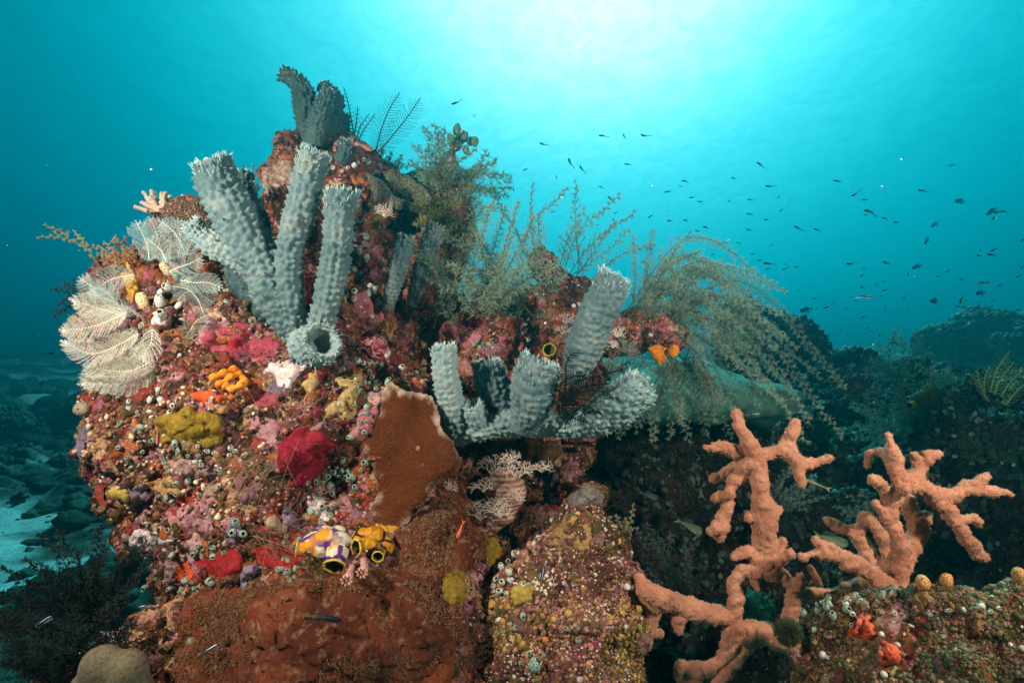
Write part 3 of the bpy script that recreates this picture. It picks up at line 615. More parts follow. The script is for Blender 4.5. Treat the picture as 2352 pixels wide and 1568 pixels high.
# ------------------------------------------------------------------ sheets and crusts that follow an outline
def poly_d(px, py, poly):
    """signed distance in pixels from points to a closed outline, positive inside"""
    poly = np.asarray(poly, float); a = poly; b = np.roll(poly, -1, 0); best = np.full(len(px), 1e9); ins = np.zeros(len(px), bool)
    for (x0, y0), (x1, y1) in zip(a, b):
        dx, dy = x1 - x0, y1 - y0; t = np.clip(((px - x0) * dx + (py - y0) * dy) / max(dx * dx + dy * dy, 1e-9), 0, 1)
        best = np.minimum(best, np.hypot(px - x0 - t * dx, py - y0 - t * dy))
        c = (y0 > py) != (y1 > py)
        with np.errstate(divide='ignore', invalid='ignore'): ins ^= c & (px < (x1 - x0) * (py - y0) / (y1 - y0 if y1 != y0 else 1e-9) + x0)
    return np.where(ins, best, -best)
def crust(name, poly, mat, label, cat, thick=.012, ew=22, step=4, keys='MCFB', wob=9, seed=0, dfun=None, lump=.25, ls=40, parent=None, slab=.006, fine=.0, rimcol=None, smooth_it=5, out=None, **kw):
    poly = np.asarray(poly, float); mg = 8
    x0, y0 = poly.min(0) - mg; x1, y1 = poly.max(0) + mg
    gx, gy = np.arange(x0, x1, step), np.arange(y0, y1, step); X, Y = np.meshgrid(gx, gy); x, y = X.ravel(), Y.ravel()
    q3 = np.stack([x, y, x * 0], 1)
    e = poly_d(x, y, poly) + wob * fbm(q3, .035, 3, seed + 50)
    ok = e > (-5 if dfun is None else 0); pos = np.zeros((len(x), 3)); nrm = np.zeros((len(x), 3))
    if dfun is None:
        for i in np.nonzero(ok)[0]:
            h = cast(x[i], y[i], keys)
            if h is None: ok[i] = False
            else: pos[i], nrm[i] = h
        # smooth the crust's base over the rock's fine grain
        G = np.where(ok, 1.0, 0).reshape(X.shape); D = pix(pos)[2] if False else np.where(ok, np.linalg.norm(pos - CAM, axis=1), 0).reshape(X.shape); D0 = D.copy()
        for _ in range(smooth_it):
            Dn, Gn = D * G, G.copy(); 
            acc, w = Dn.copy(), Gn.copy()
            for ax in (0, 1):
                for sh in (-1, 1): acc += np.roll(Dn, sh, ax); w += np.roll(Gn, sh, ax)
            D = np.where(G > 0, acc / np.maximum(w, 1e-9), 0)
        ray = norm(PA(np.stack([x, y, np.ones(len(x))], 1)) - CAM)
        nrm = norm(nrm * .35 - ray * .65)
        off = thick * (.68 if cat == 'sponge' else 1) * np.sign(e) * np.sqrt(np.clip(np.abs(e) / ew, 0, 1)) - .003
        lm = lump * thick * (.65 * fbm(pos + .01 * fbm(pos, 60, 2, 5)[:, None], ls, 2, seed) + .55 * (.5 - worley(pos * ls * 1.1 + 3, seed)) + .25 * fbm(pos, ls * 4, 3, seed + 2)) * np.clip(e / ew, 0, 1)
        front = CAM + ray * np.minimum(D.ravel(), D0.ravel() + (.006 if smooth_it < 9 else .02))[:, None] + nrm * (off + lm + .003)[:, None] 
        ok &= ~((D.ravel() - D0.ravel() > .05))
    else:
        d = dfun(x, y); r = np.sqrt(np.clip(e / ew, 0, 1)); base = PA(np.stack([x, y, d], 1))
        ray = norm(base - CAM)
        front = base - ray * (slab * r + lump * thick * fbm(base, ls, 3, seed) * np.clip(e / ew, 0, 1) + fine * fbm(base, 160, 2, seed))[:, None]
        back = base + ray * (slab * r)[:, None] + ray * .0005
    idx = np.full(len(x), -1); sel = np.nonzero(ok)[0]; idx[sel] = np.arange(len(sel)); I = idx.reshape(X.shape)
    a, b, c_, d_ = I[:-1, :-1].ravel(), I[:-1, 1:].ravel(), I[1:, 1:].ravel(), I[1:, :-1].ravel()
    k = (a >= 0) & (b >= 0) & (c_ >= 0) & (d_ >= 0); Q = np.stack([a, d_, c_, b], 1)[k]
    if dfun is None:      # drop cells stretched across a gap
        fv = front[sel]; lng = np.max([np.linalg.norm(fv[Q[:, i]] - fv[Q[:, (i + 1) % 4]], axis=1) for i in range(4)], 0) if len(Q) else np.zeros(0)
        Q = Q[lng < .035]; v = fv
    else:
        n = len(sel); v = np.vstack([front[sel], back[sel]]); ed = {}
        for f in Q.tolist():
            for i in range(4):
                p_, r_ = f[i], f[(i + 1) % 4]
                if (r_, p_) in ed: del ed[(r_, p_)]
                else: ed[(p_, r_)] = 1
        side = np.array([[p_, p_ + n, r_ + n, r_] for p_, r_ in ed]).reshape(-1, 4)
        Q = np.vstack([Q, Q[:, ::-1] + n, side]) if len(Q) else Q
    cc = None
    if rimcol is not None:
        ee = e[sel] + 6 * fbm(q3[sel], .12, 2, 3); w = (np.clip(1 - ee / rimcol[2], 0, 1) * np.clip(.75 + 1.6 * fbm(q3[sel], .018, 2, 8), 0, 1))[:, None]
        cc = (1 - w) * np.array(rimcol[0]) + w * np.array(rimcol[1])
        if dfun is not None: cc = np.vstack([cc, cc])
    if len(Q):      # keep one connected piece
        lab = np.arange(len(v)); E = np.vstack([Q[:, [i, (i + 1) % 4]] for i in range(4)])
        for _ in range(400):
            mn = np.minimum(lab[E[:, 0]], lab[E[:, 1]]); l2 = lab.copy(); np.minimum.at(l2, E[:, 0], mn); np.minimum.at(l2, E[:, 1], mn); l2 = l2[l2]
            if (l2 == lab).all(): break
            lab = l2
        w_ = np.bincount(lab[Q[:, 0]], minlength=len(v)).argmax(); Q = Q[lab[Q[:, 0]] == w_]
    used, inv = np.unique(Q, return_inverse=True) if len(Q) else (np.zeros(0, int), None)
    if not len(used): return None
    if out is not None: out[0].add(v[used], None, inv.reshape(Q.shape), out[1]); return None
    Q = inv.reshape(Q.shape); v = v[used]; cc = None if cc is None else cc[used]
    kw2 = dict(kw)
    if parent is None: kw2.update(label=label, cat=cat)
    return obj(name, (v, np.zeros((0, 3), int), Q, cc), mat, parent, **kw2)
M_CRIM = m_plain('crimson_sponge', (.13, .006, .012), (.27, .013, .026), 30, .005, 70, .6, .35, (.34, .04, .06))
M_DRED = m_plain('dark_red_sponge', (.20, .012, .015), (.32, .02, .02), 40, .003, 90, .65, .3)
M_MUST = m_plain('mustard_sponge', (.16, .10, .012), (.28, .17, .02), 30, .005, 80, .8, .2, (.34, .23, .05), dots=(60, (.08, .045, .01), .10))
M_YEL = m_plain('yellow_sponge', (.33, .21, .04), (.46, .32, .07), 30, .003, 90, .8, .2)
M_TAN = m_plain('tan_sponge', (.30, .19, .07), (.45, .30, .12), 60, .003, 60, .7, .3, (.50, .37, .18), dots=(42, (.07, .035, .015), .16))
M_WPINK = m_plain('white_pink_sponge', (.55, .42, .40), (.72, .58, .54), 50, .004, 90, .8, .2)
M_PINK = m_plain('pink_crust', (.32, .07, .09), (.46, .17, .18), 30, .003, 90, .7, .3, (.62, .36, .34), dots=(70, (.62, .4, .36), .14))
M_PINK2 = m_plain('pink_algae', (.24, .09, .10), (.42, .22, .22), 35, .003, 110, .8, .25, (.24, .05, .07))
M_ROSE = m_plain('rose_crust', (.26, .03, .05), (.38, .07, .10), 34, .003, 90, .65, .3, (.5, .2, .2), dots=(75, (.66, .42, .38), .13))
M_ORNG = m_plain('orange_sponge', (.72, .20, .012), (.86, .30, .03), 30, .002, 120, .6, .35)
M_RORNG = m_plain('red_orange_sponge', (.55, .05, .012), (.70, .10, .02), 30, .003, 100, .65, .3)
M_PURP = m_plain('purple_sponge', (.17, .12, .18), (.25, .19, .25), 40, .003, 130, .7, .3, dots=(60, (.02, .015, .02), .2))
M_HONEY = NT('honeycomb_coral'); hc = M_HONEY.voro(165, 'DISTANCE_TO_EDGE'); c = M_HONEY.ramp(hc, [(.05, (.34, .20, .13)), (.22, (.085, .035, .02))])
M_HONEY.bump(M_HONEY.ramp(hc, [(.0, WHT), (.25, BLK)]), .004); M_HONEY = M_HONEY.done(c, .85, .15)
M_HONEYG = NT('honeycomb_coral_green'); hc = M_HONEYG.voro(150, 'DISTANCE_TO_EDGE'); c = M_HONEYG.ramp(hc, [(.05, (.20, .20, .13)), (.25, (.05, .045, .03))])
M_HONEYG.bump(M_HONEYG.ramp(hc, [(.0, WHT), (.25, BLK)]), .004); M_HONEYG = M_HONEYG.done(c, .85, .15)
m = NT('plate_coral'); a = m.n('Attribute'); a.attribute_name = 'Col'; vv = m.voro(300); c = m.mix(1.0, a.outputs['Color'], m.ramp(vv, [(.1, (.75, .7, .68)), (.5, (1.15, 1.12, 1.1))]), 'MULTIPLY')
c = m.mix(1.0, c, m.ramp(m.noise(26, 4), [(.3, (.75, .75, .75)), (.7, (1.15,) * 3)]), 'MULTIPLY')
c = m.mix(m.ramp(m.voro(24), [(.10, WHT), (.14, BLK)]), c, (.30, .17, .10)); m.bump(m.math('ADD', vv, m.noise(130, 3)), .003); M_PLATE = m.done(c, .85, .15)
CH, RIM = (.098, .028, .009), (.50, .36, .26)
crust('plate_coral', [(893, 868), (925, 890), (960, 902), (996, 905), (1008, 940), (1020, 985), (1044, 1010), (1062, 1055), (1050, 1085), (1010, 1112), (985, 1135), (960, 1165), (938, 1195), (915, 1225), (888, 1235), (862, 1195), (850, 1160), (868, 1120), (856, 1085), (830, 1040), (842, 1005), (868, 950), (876, 905)],
      M_PLATE, 'flat chocolate brown plate coral with a pale ragged edge in the middle of the outcrop', 'coral', ew=16, step=3.2, wob=7, seed=4, lump=.9, ls=9, fine=.0006,
      dfun=lambda x, y: 1.235 - (x - 950) * .00012 - (y - 1050) * .00018 - .02 * np.cos((x - 950) / 90) + .008 * np.sin(x / 31. + y / 47.), slab=.009, rimcol=(CH, RIM, 17))
crust('plate_coral', [(365, 478), (385, 460), (410, 446), (440, 442), (470, 450), (478, 480), (500, 520), (470, 532), (420, 520), (365, 500)], M_HONEY, 'small brown honeycomb coral lobe left of the tallest sponge tube', 'coral', ew=26, step=4, wob=3, slab=.03,
      dfun=lambda x, y: 1.40 + (x - 400) * .0002)
crust('plate_coral', [(835, 392), (860, 398), (885, 420), (905, 445), (950, 470), (990, 480), (1000, 500), (950, 490), (905, 480), (880, 450), (862, 470), (850, 430)], M_HONEYG, 'folded dark honeycomb plate coral draped below the anthias', 'coral', ew=14, step=3.5, wob=3, slab=.010,
      dfun=lambda x, y: 1.50 + .02 * np.sin(x / 14.) - (y - 430) * .0003)
crust('plate_coral', [(875, 395), (905, 385), (940, 400), (975, 430), (1005, 460), (985, 475), (940, 462), (905, 438)], M_HONEYG, 'upper dark plate coral fold behind the drooping honeycomb plate', 'coral', ew=12, step=3.5, wob=3, slab=.010,
      dfun=lambda x, y: 1.58 + .015 * np.sin(x / 18.))
crust('crust_sponge', [(648, 1010), (668, 988), (700, 980), (735, 985), (752, 1000), (765, 1020), (748, 1040), (742, 1062), (735, 1085), (722, 1100), (700, 1117), (680, 1112), (672, 1095), (640, 1080), (632, 1055), (640, 1030)], M_CRIM,
      'smooth crimson sponge lump in the centre of the outcrop', 'sponge', thick=.030, ew=34, seed=3, lump=.22, ls=26)
crust('crust_sponge', [(350, 965), (380, 935), (420, 940), (440, 935), (455, 950), (470, 940), (498, 925), (512, 950), (508, 990), (505, 1020), (470, 1025), (430, 1010), (400, 1020), (370, 1030), (352, 1000)], M_MUST,
      'mustard yellow sponge with two lobes on the left of the outcrop', 'sponge', thick=.022, ew=26, seed=6, lump=.5)
crust('crust_sponge', [(232, 1125), (262, 1108), (290, 1120), (300, 1150), (308, 1185), (295, 1175), (280, 1145), (240, 1140)], M_YEL, 'small yellow sponge at the lower left edge of the outcrop', 'sponge', thick=.016, ew=16, seed=7)
crust('crust_sponge', [(770, 855), (800, 862), (832, 850), (840, 880), (826, 915), (812, 950), (795, 968), (770, 960), (745, 965), (740, 940), (770, 915), (788, 895), (768, 880)], M_TAN, 'wrinkled tan sponge with dark pores below the squat open sponge cup', 'sponge', thick=.018, ew=16, seed=8, lump=.7, ls=70)
crust('crust_sponge', [(618, 835), (650, 822), (690, 830), (706, 845), (690, 870), (665, 890), (645, 880), (625, 862), (610, 855)], M_WPINK, 'pale pink white rough sponge under the open cup', 'sponge', thick=.014, ew=14, seed=9, lump=.8, ls=60)
crust('crust_sponge', [(450, 775), (480, 745), (530, 740), (580, 740), (610, 765), (645, 795), (635, 820), (600, 835), (560, 830), (520, 815), (470, 800)], M_ROSE, 'large rose pink crust with pale rings above the orange sponge', 'sponge', thick=.010, ew=20, seed=10, lump=.9)
crust('crust_sponge', [(455, 745), (480, 722), (510, 720), (545, 745), (520, 770), (480, 790), (450, 785)], M_PINK2, 'pale pink crust left of the rose pink one', 'sponge', thick=.008, ew=14, seed=11)
crust('crust_sponge', [(520, 770), (555, 765), (560, 800), (530, 815), (512, 795)], M_DRED, 'dark red crust in the middle of the rose pink crust', 'sponge', thick=.018, ew=16, seed=12)
crust('crust_sponge', [(590, 905), (622, 895), (640, 905), (632, 935), (605, 940), (588, 925)], M_ROSE, 'small rose crust with pale rings above the long hair threads', 'sponge', thick=.010, ew=14, seed=14)
crust('crust_sponge', [(570, 960), (600, 950), (640, 965), (650, 985), (630, 1020), (600, 1010), (575, 990)], M_PINK2, 'mauve pink algae crust left of the crimson sponge', 'sponge', thick=.010, ew=14, seed=15, lump=1.2)
crust('crust_sponge', [(830, 945), (862, 930), (868, 945), (850, 990), (830, 1010), (810, 1000), (818, 970)], M_PINK, 'pink crust between tan sponge and brown plate', 'sponge', thick=.007, ew=12, seed=16)
crust('crust_sponge', [(775, 960), (800, 955), (802, 975), (780, 985)], M_CRIM, 'little crimson crust below the tan sponge', 'sponge', thick=.008, ew=10, seed=17)
crust('crust_sponge', [(440, 905), (480, 895), (520, 905), (560, 900), (555, 915), (500, 925), (455, 920)], M_RORNG, 'scarlet crust under the orange ruffled sponge', 'sponge', thick=.008, ew=12, seed=18)
crust('crust_sponge', [(1010, 745), (1050, 738), (1080, 745), (1105, 735), (1112, 760), (1100, 790), (1070, 800), (1040, 785), (1025, 765)], M_PINK, 'bright pink knobbly crust above the leftmost small cup', 'sponge', thick=.012, ew=14, seed=19, lump=1.0)
crust('crust_sponge', [(1085, 725), (1110, 722), (1112, 745), (1090, 752)], M_CRIM, 'small crimson pink crust below the brown hydroid stems', 'sponge', thick=.010, ew=10, seed=20)
crust('crust_sponge', [(805, 675), (840, 660), (870, 700), (895, 740), (880, 750), (840, 735), (810, 730)], M_PINK, 'pink red wedge crust dotted with squirts right of the tall tubes', 'sponge', thick=.012, ew=14, seed=21)
crust('crust_sponge', [(585, 1265), (620, 1240), (668, 1245), (690, 1270), (672, 1300), (640, 1310), (600, 1300)], M_DRED, 'dark blood red sponge left of the yellow sea squirts', 'sponge', thick=.018, ew=20, seed=22) 
crust('crust_sponge', [(440, 1285), (480, 1270), (520, 1265), (552, 1275), (548, 1310), (510, 1325), (470, 1320), (445, 1305)], M_DRED, 'deep red sponge patch in the lower left hollow', 'sponge', thick=.014, ew=18, seed=23)
crust('crust_sponge', [(390, 1295), (420, 1285), (445, 1300), (460, 1330), (430, 1335), (400, 1318)], M_RORNG, 'orange red crust at the foot of the deep red patch', 'sponge', thick=.010, ew=12, seed=24)
crust('crust_sponge', [(545, 1320), (560, 1300), (590, 1290), (608, 1300), (590, 1325), (575, 1350), (555, 1355)], M_PURP, 'lavender sponge with dark pores above the rusty sponge', 'sponge', thick=.018, ew=12, seed=25, lump=1.3, ls=50)
crust('crust_sponge', [(645, 1160), (668, 1165), (685, 1190), (675, 1212), (655, 1200), (645, 1180)], M_PURP, 'small lavender sponge above the yellow sea squirts', 'sponge', thick=.014, ew=10, seed=26, lump=1.2, ls=50)
crust('crust_sponge', [(515, 1190), (545, 1185), (562, 1200), (550, 1235), (530, 1240), (520, 1215)], M_PURP, 'lavender sponge patch left of centre below the threads', 'sponge', thick=.013, ew=10, seed=27, lump=1.2, ls=50)
crust('crust_sponge', [(700, 1135), (730, 1130), (755, 1150), (760, 1185), (740, 1195), (712, 1180), (700, 1160)], M_WPINK, 'pinkish white crust above the yellow sea squirts', 'sponge', thick=.010, ew=14, seed=28, lump=1.2, ls=60)
crust('crust_sponge', [(205, 975), (175, 1000), (168, 1040), (185, 1060), (205, 1030)], M_PURP, 'greyish violet crust on the left edge of the outcrop', 'sponge', thick=.008, ew=10, seed=29)
crust('crust_sponge', [(290, 1230), (330, 1215), (385, 1215), (400, 1245), (350, 1262), (300, 1255)], M_WPINK, 'cream knobbly crust under the left overhang', 'sponge', thick=.012, ew=12, seed=30, lump=1.6, ls=60)
crust('crust_sponge', [(400, 1170), (450, 1155), (500, 1180), (490, 1230), (440, 1225), (410, 1205)], M_PINK2, 'dusty pink crust under the left bulge of the outcrop', 'sponge', thick=.008, ew=12, seed=31, lump=1.2)
crust('crust_sponge', [(975, 765), (992, 750), (1000, 762), (990, 800), (985, 850), (962, 858), (952, 840), (960, 800)], M_TAN, 'upright tan lobe left of the cup colony', 'sponge', thick=.025, ew=18, seed=32)
crust('crust_sponge', [(700, 845), (735, 848), (740, 880), (715, 905), (698, 890)], M_TAN, 'brown orange lobe right of the pale pink sponge', 'sponge', thick=.016, ew=14, seed=33)
crust('crust_sponge', [(590, 430), (610, 385), (648, 365), (675, 385), (680, 420), (650, 440), (615, 450)], m_plain('mottled_sponge', (.10, .05, .035), (.5, .34, .26), 75, .003, 110, .8, .2), 'mottled brown and cream crust on the left flank of the pinnacle', 'sponge', thick=.012, ew=16, seed=34)
crust('crust_sponge', [(805, 400), (840, 395), (842, 425), (815, 430)], m_plain('orange_crust', (.5, .15, .03), (.62, .25, .07), 90, .002, 200), 'bright orange crust beside the drooping plate coral', 'sponge', thick=.010, ew=10, seed=35)
crust('crust_sponge', [(755, 410), (785, 415), (800, 430), (765, 432), (752, 425)], M_YEL, 'yellow green crust behind the tall sponge rims', 'sponge', thick=.012, ew=10, seed=36)
m = NT('rust_sponge'); c = m.ramp(m.noise(9, 5, .6), [(.25, (.035, .010, .006)), (.42, (.095, .024, .012)), (.6, (.17, .042, .018)), (.8, (.30, .085, .032))]); c = m.mix(m.ramp(m.noise(60, 5, .7), [(.52, BLK), (.66, (.75,) * 3)]), c, (.27, .15, .075))
m.bump(m.math('ADD', m.noise(160, 4, .7), m.math('MULTIPLY', m.noise(45, 4), .5)), .003); M_RUST = m.done(c, .85, .18)
crust('rust_sponge', [(400, 1500), (402, 1440), (420, 1385), (460, 1358), (520, 1350), (560, 1360), (620, 1350), (680, 1330), (740, 1330), (800, 1320), (860, 1310), (900, 1300), (905, 1240), (925, 1225), (945, 1195), (985, 1145), (1040, 1110), (1070, 1105), (1100, 1190), (1120, 1230), (1120, 1280), (1060, 1310), (1010, 1340), (1010, 1380), (1060, 1400), (1068, 1450), (1045, 1500), (1040, 1568), (1040, 1610), (400, 1610)], M_RUST,
      'huge rusty brown sponge sheet across the bottom of the outcrop', 'sponge', thick=.024, ew=30, step=5, seed=40, lump=.4, ls=11, smooth_it=26)
RUST = bpy.data.objects['rust_sponge']
crust('crust_sponge', [(1010, 1330), (1035, 1305), (1058, 1310), (1072, 1345), (1060, 1380), (1035, 1395), (1010, 1375)], M_MUST, 'olive yellow sponge pillow set in the rusty sheet', 'sponge', thick=.022, ew=18, seed=41)
crust('crust_sponge', [(1115, 1210), (1140, 1200), (1145, 1250), (1160, 1300), (1125, 1300), (1110, 1260)], M_MUST, 'olive sponge on the left wall of the cave', 'sponge', thick=.014, ew=14, seed=42)
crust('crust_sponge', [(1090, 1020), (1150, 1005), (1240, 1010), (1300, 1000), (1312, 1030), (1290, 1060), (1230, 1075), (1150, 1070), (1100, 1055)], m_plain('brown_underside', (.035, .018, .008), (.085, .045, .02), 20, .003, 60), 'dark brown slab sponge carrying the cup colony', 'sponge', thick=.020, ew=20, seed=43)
crust('finger_coral', [(1308, 1140), (1325, 1112), (1350, 1103), (1375, 1125), (1400, 1150), (1408, 1170), (1385, 1172), (1350, 1162), (1318, 1165)], m_plain('grey_polyp_coral', (.13, .11, .09), (.26, .23, .19), 200, .006, 210, .8, .2), 'grey furry polyp coral capping the speckled cone', 'coral', thick=.018, ew=14, seed=44, lump=.5, ls=150)
crust('crust_sponge', [(1270, 1200), (1300, 1170), (1350, 1180), (1380, 1210), (1350, 1260), (1300, 1270), (1262, 1250)], m_plain('ochre_turf', (.22, .12, .03), (.42, .26, .10), 60, .004, 120, .85, .2, (.46, .2, .18)), 'ochre and pink crust on top of the speckled cone', 'sponge', thick=.006, ew=14, seed=45, lump=2)
for i, (x, y, r, lb) in enumerate([(1985, 1440, 26, 'fiery orange red sponge knobs on the corner boulder'), (2035, 1500, 22, 'lower fiery red sponge knobs at the bottom of the corner boulder')]):
    an = np.linspace(0, 6.283, 14)[:-1]; crust('crust_sponge', [(x + r * (1.1 + .35 * math.sin(3 * a + i)) * math.cos(a), y + r * 1.3 * math.sin(a)) for a in an], m_plain('fire_sponge_%d' % i, (.62, .05, .02), (.8, .16, .07), 60, .003, 120, .6, .3, (.85, .42, .3)), lb, 'sponge', thick=.016, ew=10, seed=50 + i, lump=1.6, ls=70)
crust('crust_sponge', [(1482, 796), (1510, 788), (1534, 798), (1534, 828), (1514, 844), (1496, 826)], M_ORNG, 'glossy orange sponge drop hanging from the right ledge', 'sponge', ew=12, step=3, wob=2, slab=.012, dfun=lambda x, y: 1.54 + x * 0)
crust('crust_sponge', [(1526, 806), (1546, 786), (1564, 796), (1560, 818), (1540, 824)], M_ORNG, 'smaller orange sponge right of the hanging orange drop', 'sponge', ew=9, step=3, wob=2, slab=.010, dfun=lambda x, y: 1.53 + x * 0)
M_OY = m_plain('orange_yellow_crust', (.52, .20, .02), (.66, .40, .06), 50, .003, 120, .7, .3, (.7, .5, .25))
crust('crust_sponge', [(285, 595), (305, 590), (315, 615), (322, 650), (318, 690), (300, 700), (292, 660), (280, 625)], M_OY, 'glowing orange yellow crust between the white plumes', 'sponge', thick=.022, ew=12, seed=61, lump=1.2, ls=60)
crust('crust_sponge', [(350, 715), (375, 705), (390, 730), (380, 755), (355, 745)], M_WPINK, 'white pink crust below the large white squirts among the plumes', 'sponge', thick=.018, ew=12, seed=62, lump=1.2, ls=60)
crust('crust_sponge', [(870, 1210), (905, 1200), (925, 1215), (900, 1235), (875, 1232)], M_OY, 'small orange crust just under the lower point of the brown plate', 'sponge', thick=.01, ew=10, seed=63)
crust('crust_sponge', [(455, 585), (500, 575), (510, 610), (500, 660), (470, 650), (452, 615)], m_plain('red_orange_turf', (.26, .06, .02), (.48, .16, .06), 60, .004, 120, .8, .2, (.55, .34, .2)), 'orange red crust right of the pale hydroid tuft', 'sponge', thick=.012, ew=12, seed=64, lump=1.6, ls=60)
crust('crust_sponge', [(690, 1000 + 330), (740, 1335), (730, 1365), (700, 1372)], M_OY, 'tawny patch on the rusty sponge under the pink tube polyps', 'sponge', thick=.010, ew=10, seed=65)
crust('crust_sponge', [(1170, 1345), (1200, 1335), (1230, 1350), (1225, 1380), (1185, 1385)], M_YEL, 'dull yellow crust at the left foot of the speckled cone', 'sponge', thick=.01, ew=10, seed=66)
# thick ruffled orange sponge
g = Geo()
for ch in ([(487, 868), (500, 862), (520, 856), (538, 850), (545, 862), (528, 868), (512, 880), (498, 882)], [(520, 885), (535, 892), (550, 888), (556, 876), (548, 868)]):
    W = []
    for x, y in ch:
        h = cast(x, y); W.append([*(h[0] + h[1] * .006), 7.5 * 1.3 / F])
    C = catmull(np.array(W), 40); tube(g, C[:, :3], C[:, 3] * (1 + .3 * np.sin(np.arange(40) * .9)), 10)
obj('ruffled_sponge', g, M_ORNG, label='bright orange ruffled sponge ring on the upper left of the outcrop', cat='sponge')
# big pale cushion bottom left
v, n, t, q = blob(S([(235, 1530, .98, 50), (290, 1540, .98, 50), (215, 1580, .98, 52), (300, 1590, .98, 52), (255, 1590, .98, 60)]), .005, 6)
obj('cushion_sponge', (v, t, q), m_plain('beige_sponge', (.13, .10, .055), (.22, .18, .11), 16, .002, 160, .8, .2), label='smooth beige cushion sponge with two humps at the bottom left', cat='sponge')
# pale green flat mound behind
def mound(name, lst, vox, mat, a, b, label, cat='coral', seed=0, sm=6, **kw):
    v, n, t, q = blob(S(lst), vox, sm); n = vnormals(v, t, q); v = v + n * (a * fbm(v, 5, 2, seed) + b * fbm(v, 30, 3, seed + 4))[:, None]
    return obj(name, (v, t, q), mat, label=label, cat=cat, **kw)
m = NT('green_mound'); c = m.ramp(m.noise(11, 5, .7), [(.3, (.07, .17, .12)), (.6, (.13, .29, .21))]); m.bump(m.noise(40, 5, .7), .006); M_GM = m.done(c, .8, .2)
def flatten(lst, k):
    v, n, t, q = blob(S(lst), .02, 8); c = v[:, 2].mean(); v[:, 2] = c + (v[:, 2] - c) * k; return v, t, q
fl = flatten([(1320, 905, 2.2, 120), (1420, 900, 2.3, 130), (1540, 900, 2.35, 140), (1640, 915, 2.35, 130), (1735, 925, 2.35, 110), (1480, 930, 2.1, 120), (1600, 930, 2.2, 110), (1420, 890, 2.6, 130), (1560, 890, 2.7, 130)], .42)
v, t, q = fl; n = vnormals(v, t, q); v = v + n * (.07 * fbm(v, 3.2, 3, 5) + .010 * fbm(v, 9, 3, 6) + .003 * fbm(v, 60, 2, 6))[:, None]
obj('boulder_coral', (v, t, q), M_GM, label='broad smooth pale green boulder coral behind the hanging hydroid bush', cat='coral')
# ------------------------------------------------------------------ confetti of small encrusting life on the rock
def palette(rs, n, pal, wts=None, var=.25):
    pal = np.array(pal); k = rs.choice(len(pal), n, p=None if wts is None else np.array(wts) / sum(wts))
    return pal[k] * (1 + var * (rs.rand(n, 1) * 2 - 1))
M_CONF = m_attr('encrusting_life', .0012, 260, .65, .3)
M_TURF = m_attr('turf', .0003, 300, .9, .1, .2)
TURF = [(.10, .05, .02), (.16, .08, .04), (.08, .05, .015), (.20, .12, .06), (.14, .05, .03), (.24, .15, .08), (.07, .07, .02)]
LUMPS = [(.14, .055, .035), (.20, .09, .07), (.12, .06, .025), (.28, .12, .11), (.26, .09, .035), (.09, .07, .02), (.38, .25, .15), (.16, .09, .10), (.05, .03, .018), (.18, .11, .05)]
def confetti(r, nl, nt, seed, pal, turf, size=.0045, tl=.010, label='', wts=None, **kw):
    g = Geo(); p, n, rs = area_samples(r, nl, seed, **kw); tv, tf = ICO[1]
    keep = fbm(p, 14, 2, seed) + .8 * (rs.rand(len(p)) - .5) > -.25; p, n = p[keep], n[keep]; m = len(p)
    s = size * (.35 + 1.1 * rs.rand(m, 1) ** 2) * np.array([1, 1, .65]) * (1 + .5 * (rs.rand(m, 3) - .5))
    # colour drifts in patches
    ph = (fbm(p, 9, 3, seed + 3) * 3.2 + rs.normal(0, .9, m)) % len(pal); col = np.array(pal)[ph.astype(int) % len(pal)] * (.7 + .7 * rs.rand(m, 1)) * np.clip(.95 + 1.5 * fbm(p, 5.5, 3, seed + 30), .28, 1.7)[:, None]
    instances(g, tv, tf, p, n + .3 * rs.normal(0, 1, n.shape), s, col=col, jitter=.5)
    obj('encrusting_growth', g, M_CONF, base=p.mean(0), kind='stuff', label=label or None)
    g = Geo(); p, n, rs = area_samples(r, nt, seed + 5, **kw); k = fbm(p, 11, 3, seed + 8) > -.15; p, n = p[k], n[k]; m = len(p)
    d = norm(n + .75 * rs.normal(0, 1, (m, 3))); L = tl * (.3 + rs.rand(m, 1)); d2 = norm(d + .6 * rs.normal(0, 1, (m, 3))); mid = p + d * L * .6; c = palette(rs, m, turf)
    prisms(g, p, mid, .0007, .0006, c); prisms(g, mid, mid + d2 * L * .6, .0006, .0002, c * 1.25)
    obj('turf_algae', g, M_TURF, base=p.mean(0), kind='stuff')
confetti(rockM, 30000, 24000, 1, LUMPS, TURF, .0050, .011)
confetti(rockC, 8500, 3500, 2, [(.20, .09, .055), (.26, .10, .09), (.13, .055, .03), (.30, .21, .13), (.17, .08, .035), (.13, .09, .03), (.26, .08, .05), (.34, .27, .19), (.08, .04, .03), (.10, .06, .03), (.16, .12, .03), (.30, .16, .04)], TURF, .0044, .008)
confetti(rockF, 7500, 9000, 3, [(.20, .11, .05), (.12, .10, .04), (.34, .22, .12), (.24, .08, .08), (.10, .06, .05), (.26, .19, .10), (.16, .16, .07), (.07, .09, .03)], TURF + [(.10, .12, .04), (.30, .2, .07)], .0036, .008)
confetti(rockB, 12000, 9000, 4, [(.04, .055, .035), (.06, .05, .035), (.05, .09, .055), (.10, .075, .05), (.03, .045, .03), (.12, .16, .10), (.07, .13, .09)], [(.07, .09, .05), (.05, .06, .03), (.10, .09, .05)], .013, .03)
